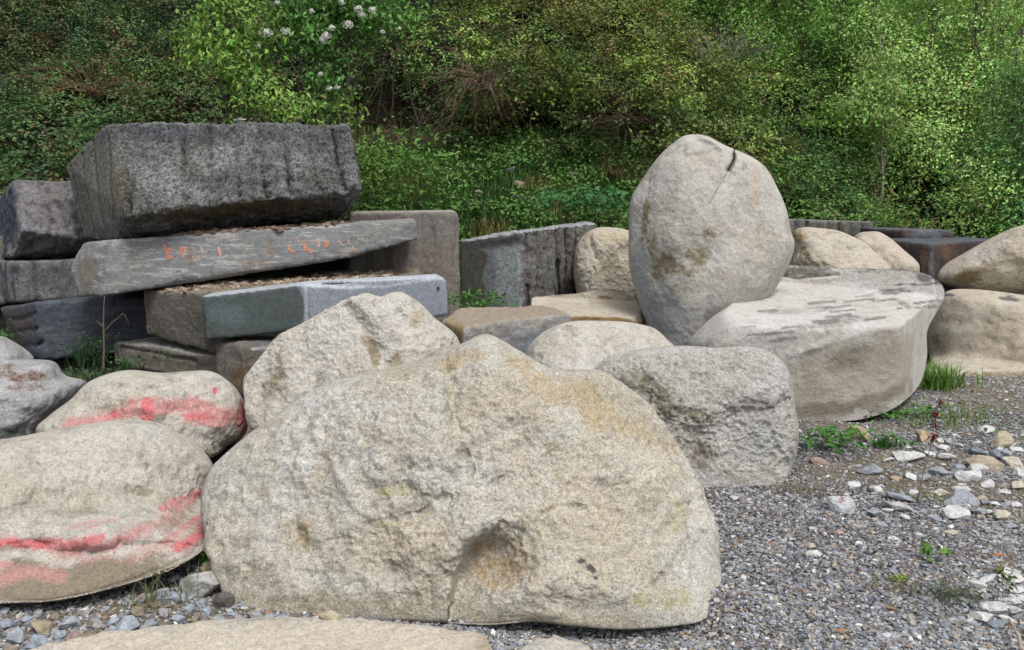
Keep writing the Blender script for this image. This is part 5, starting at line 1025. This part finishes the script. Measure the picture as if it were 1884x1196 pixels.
for px, Yt in ((960, 15.5), (1030, 15.2)):
    x = (px - CX) / F_PX * Yt; z = hz((x, Yt)) + 0.4
    o = tree('rusty_shrub', 'shrub with rusty orange leaves at the top centre of the picture', (x, Yt, z), (x, Yt, z + 1.2), [(x, Yt, z + 1.0, 0.45, 0.4), (x + 0.3, Yt, z + 1.3, 0.4, 0.3)], 90, 8, 0.06, (0.17, 0.10, 0.035), trad=0.02, clr=0.12, cat='shrub'); o['group'] = 'rusty shrubs at top centre'

# grassy bank, weeds
def bank_pts(n, x0, x1, y0, y1, thr=-9):
    x = RNG.uniform(x0, x1, n); y = RNG.uniform(y0, y1, n); P = np.stack([x, y, ground_z(x, y)], 1)
    return P[gn(P * 1.8, 41) > thr]
P1 = bank_pts(52000, -3.2, 3.0, 9.3, 13.2, -0.55); gc = np.where((gn(P1 * 1.2, 43) > 0.1)[:, None], GR(0.17, 0.17, 0.06), GR(0.07, 0.16, 0.035))
P2 = bank_pts(12000, 3, 10, 12.5, 15, -0.1); P = np.concatenate([P1, P2]); gc = np.concatenate([gc, np.tile(GR(0.06, 0.13, 0.03), (len(P2), 1))])
V, T, c = bladesdata(P, 0.16, 0.7, gc, 0.012); tag(mkmesh('bank_grass', V, T, M_LEAF, smooth=False, attrs={'col': c}), kind='stuff')
Pw = bank_pts(6500, -3.2, 3.2, 9.5, 13.2, -0.1); Pw = Pw + np.array([0, 0, 0.10])
n = len(Pw) * 7; Q_ = np.repeat(Pw, 7, 0) + RNG.normal(size=(n, 3)) * np.array([0.09, 0.09, 0.06])
Pv = bank_pts(3000, 3, 11, 12.6, 15.5, -0.2) + np.array([0, 0, 0.15]); n2 = len(Pv) * 8; Q2 = np.repeat(Pv, 8, 0) + RNG.normal(size=(n2, 3)) * np.array([0.12, 0.12, 0.14])
Q_ = np.concatenate([Q_, Q2]); V, T, c = leafdata(Q_, np.tile((0, -0.3, 1.0), (len(Q_), 1)), 0.065, GR(0.12, 0.24, 0.055) * (1 + 0.4 * gn(Q_ * 1.3, 44)[:, None]))
tag(mkmesh('bank_weeds', V, T, M_LEAF, smooth=False, attrs={'col': c}), kind='stuff')
for px, py, w_, lab in ((940, 320, 18, 'blue grey stone near the top of the grassy bank'), (955, 345, 16, 'tan stone lying in the middle of the grassy bank'), (951, 372, 18, 'grey stone low on the grassy bank left of centre'), (880, 362, 14, 'small pale stone low in the bank grass'), (665, 280, 16, 'pale grey stone beside the top right corner of the big dark block'), (1055, 330, 20, 'brownish stone under the dead stems on the bank')):
    p = on_hill(px, py); o = stone_mesh('bank_stone', w_ * 1.1 * p[1] / F_PX, (1, 0.8, 0.7), int(px), (0.16, 0.17, 0.16) if 'grey' in lab else (0.24, 0.20, 0.15)); o.location = p + np.array([0, -0.05, 0.05]); tag(o, lab, 'stone')
# small white stone on top of the big block
p = at(440, 222, 8.3); o = stone_mesh('loose_stone', 0.16, (1, 0.5, 0.22), 5, (0.55, 0.55, 0.52)); o.location = p; tag(o, 'small flat white stone lying on top of the big dark block', 'stone')

def weed(name, label, px, py, n, r, h, size, col, grass=0, cat='weed', z=None, width=0.007, Y=None):
    p = atz(px, py, 0) if Y is None else at(px, py, Y)
    for _ in range(4):
        if Y is None: p = atz(px, py, hz(p) if z is None else z)
    e = empty(name, p)
    if n:
        st = []; LP = []
        for _ in range(max(3, n // 8)):
            q = RNG.normal(size=3) * np.array([r, r * 0.7, 0]) * 0.7; q[2] = h * RNG.uniform(0.5, 1.0); st.append(curvepath((q[0] * 0.3, q[1] * 0.3, 0), q, 0.1, 0.1, 5)); LP.append(q)
        LP = np.repeat(np.array(LP), 8, 0); LP = LP + RNG.normal(size=LP.shape) * np.array([r * 0.28, r * 0.28, h * 0.22]); LP[:, 2] = np.maximum(LP[:, 2], 0.01)
        V, T, c = leafdata(LP, np.tile((0, -0.2, 1.0), (len(LP), 1)), size, np.tile(col, (len(LP), 1)), aspect=0.5)
        mkmesh('leaves', V, T, M_LEAF, parent=e, smooth=False, attrs={'col': c})
        V, T, c = tubes(st, [0.0022] * len(st), [np.array(col) * 0.8] * len(st)); mkmesh('stems', V, T, M_STEM, parent=e, attrs={'col': c})['kind'] = 'stuff'
    if grass:
        G = RNG.normal(size=(grass, 3)) * np.array([r * 0.45, r * 0.35, 0]); V, T, c = bladesdata(G, h, 0.9, np.tile(col, (grass, 1)), width)
        mkmesh('blades', V, T, M_LEAF, parent=e, smooth=False, attrs={'col': c})['kind'] = 'stuff'
    tag(e, label, cat); return e
GRN = (0.07, 0.19, 0.035); YG = (0.20, 0.27, 0.05); DG = (0.04, 0.11, 0.03)
weed('grass_tuft', 'bright green grass tuft at the corner of the flat topped boulder', 1722, 712, 0, 0.26, 0.24, 0.05, (0.14, 0.27, 0.05), grass=330, cat='grass tuft', width=0.012)
weed('weed', 'dark green leafy weed in the gap right of the wrinkled boulder', 1520, 826, 150, 0.22, 0.12, 0.06, GRN)
weed('weed', 'small green weed with strap leaves beside the upright tan stone', 1628, 822, 30, 0.10, 0.08, 0.05, GRN, grass=70, width=0.012)
weed('weed', 'sprawling low weed patch below the bright grass tuft', 1760, 772, 120, 0.5, 0.05, 0.05, (0.12, 0.19, 0.05), grass=260)
weed('weed', 'second low weed patch by the boulder foot left of the sprawling one', 1665, 768, 90, 0.28, 0.07, 0.05, GRN, grass=80)
weed('weed', 'tiny plant with two green leaves in the middle of the gravel', 1712, 1035, 18, 0.05, 0.06, 0.045, (0.12, 0.24, 0.05))
weed('weed', 'grey green feathery weed low on the gravel at right', 1745, 1098, 60, 0.13, 0.05, 0.022, (0.09, 0.12, 0.06), grass=160, width=0.003)
weed('weed', 'small upright seedling beside the white stones at far right', 1848, 1110, 14, 0.03, 0.12, 0.035, (0.12, 0.17, 0.05))
weed('weed', 'thin grass sprouting among the stones left of the huge boulder', 285, 1112, 0, 0.16, 0.13, 0.03, (0.16, 0.17, 0.07), grass=60, width=0.004)
weed('weed', 'small green weed in the shade between the red streaked and huge boulders', 368, 1040, 26, 0.05, 0.07, 0.04, GRN)
weed('weed', 'yellow green moss tuft on the gravel in front of the dry patch', 1657, 1066, 40, 0.05, 0.015, 0.02, YG)
weed('weed', 'yellow green moss tuft below the tall reddish stalk', 1706, 915, 40, 0.07, 0.015, 0.02, YG)
weed('bushy_weed', 'feathery dark green weed against the navy blue block', 165, 672, 130, 0.20, 0.28, 0.045, (0.03, 0.08, 0.025), grass=90, Y=7.3, width=0.008)
weed('bushy_weed', 'leafy green weed in front of the low weathered ledge slab', 240, 676, 40, 0.12, 0.09, 0.05, DG, grass=50, Y=6.8)
weed('bushy_weed', 'low green plants between the mossy rock and the ledge slab', 160, 700, 90, 0.25, 0.10, 0.05, (0.04, 0.10, 0.025), grass=80, Y=6.3)
weed('bushy_weed', 'green weeds at the foot of the drill grooved block', 880, 575, 160, 0.28, 0.18, 0.07, GRN, grass=60, Y=8.4)
weed('bushy_weed', 'bright leafy nettle growing right of the big dark block', 760, 385, 500, 0.5, 0.75, 0.09, (0.11, 0.23, 0.045), Y=9.7)
weed('bushy_weed', 'yellow green leafy plant close to the right side of the big dark block', 700, 380, 420, 0.4, 0.65, 0.08, (0.13, 0.24, 0.04), Y=9.6)
weed('bushy_weed', 'cluster of broad leaved plants on the bank left of the egg shaped boulder', 1090, 400, 420, 0.5, 0.3, 0.11, (0.06, 0.17, 0.05), Y=10.4)
weed('bushy_weed', 'green ivy sprouting at the left edge beside the stacked blocks', 0, 650, 70, 0.12, 0.25, 0.07, DG, Y=7.7)
weed('dry_grass', 'dry straw grass on the dirt beside the wrinkled boulder', 1480, 905, 0, 0.22, 0.06, 0.03, (0.26, 0.21, 0.12), grass=200, cat='dry grass', width=0.003)
weed('dry_grass', 'flattened dry grass patch around the sharp tilted stone', 1660, 890, 0, 0.35, 0.03, 0.03, (0.24, 0.21, 0.12), grass=260, cat='dry grass', width=0.003)
weed('dry_grass', 'small dry grass patch behind the grey green feathery weed', 1640, 1080, 0, 0.14, 0.03, 0.03, (0.24, 0.20, 0.12), grass=180, cat='dry grass', width=0.003)

# tall reddish stalk with leaves, dandelion, twigs
p0 = atz(1686, 930, 0.0); e = empty('dock_stalk', p0); tp = at(1727, 745, p0[1]) - p0
pth = curvepath((0, 0, 0), tp, 0.02, 0.03, 10); V, T, c = tubes([pth], [0.0035], [(0.22, 0.14, 0.12)], 5); mkmesh('stem', V, T, M_STEM, parent=e, attrs={'col': c})
Lp = np.concatenate([pth[6:9].repeat(10, 0), pth[9:].repeat(12, 0)]) + RNG.normal(size=(42, 3)) * 0.012
V, T, c = leafdata(Lp, RNG.normal(size=(42, 3)), 0.035, np.tile((0.13, 0.035, 0.05), (42, 1)), aspect=0.4); mkmesh('leaves', V, T, M_LEAF, parent=e, smooth=False, attrs={'col': c}); tag(e, 'tall thin stalk with dark red leaves leaning over the gravel', 'plant')
p0 = atz(1722, 800, 0.0); e = empty('dandelion', p0); tp = at(1727, 764, p0[1]) - p0
V, T, c = tubes([curvepath((0, 0, 0), tp, 0.02, 0.02, 6)], [0.002], [(0.15, 0.2, 0.08)]); mkmesh('stem', V, T, M_STEM, parent=e, attrs={'col': c})
d = RNG.normal(size=(70, 3)); d /= np.linalg.norm(d, axis=1)[:, None]; d[:, 2] = abs(d[:, 2]) * 0.5
V, T, c = leafdata(tp + d * 0.011, d, 0.016, np.tile((0.75, 0.55, 0.02), (70, 1)), aspect=0.4, jit=0.2); mkmesh('flower_head', V, T, M_PETAL, parent=e, smooth=False, attrs={'col': c}); tag(e, 'yellow dandelion flower on a thin stem above the low weeds', 'flower')
def twig(label, a, b, r, col, fork=None, name='twig'):
    p0 = atz(*a, 0.0); 
    p1 = atz(*b[:2], 0.02) if len(b) == 2 else at(b[0], b[1], p0[1] + b[2]); e = empty(name, p0 + np.array([0, 0, 0.02])); ps = [curvepath((0, 0, 0), p1 - p0, 0.03, 0.12, 9)]; rs = [r]
    for f in fork or []:
        q = ps[0][f[0]]; ps.append(curvepath(q, q + np.array(f[1:]), 0.05, 0.1, 5)); rs.append(r * 0.6)
    V, T, c = tubes(ps, rs, [col] * len(ps), 6); mkmesh('branch', V, T, M_STEM, parent=e, attrs={'col': c}); tag(e, label, 'twig')
twig('bent dry twig standing on the dirt beside the wrinkled boulder', (1510, 920), (1497, 846, 0.1), 0.006, (0.22, 0.18, 0.13), [(6, -0.05, 0, 0.06), (4, 0.06, 0, 0.05)])
twig('pale stick lying on the gravel in the bottom right corner', (1878, 1205), (1856, 1150), 0.009, (0.34, 0.29, 0.23))
twig('short straw coloured stick beside the sharp tilted stone', (1516, 932), (1532, 926), 0.005, (0.42, 0.34, 0.22))
twig('thin dry stem on the gravel above the white stones', (1812, 1090), (1826, 1068), 0.003, (0.34, 0.27, 0.2))
p0 = at(190, 690, 7.1); e = empty('dry_stalk', p0); q = at(191, 545, 7.1) - p0
V, T, c = tubes([curvepath((0, 0, 0), q, 0.0, 0.05, 10), curvepath(q * 0.55, at(222, 582, 7.1) - p0, 0.1, 0.1, 6), curvepath(q * 0.6, at(176, 590, 7.1) - p0, 0.1, 0.1, 6), curvepath(at(222, 582, 7.1) - p0, at(238, 600, 7.1) - p0, 0.5, 0.1, 8)], [0.012, 0.006, 0.005, 0.004], [(0.17, 0.13, 0.10)] * 4, 6)
mkmesh('stem', V, T, M_STEM, parent=e, attrs={'col': c}); tag(e, 'bare dry stalk with curled branches in front of the navy blue block', 'plant')
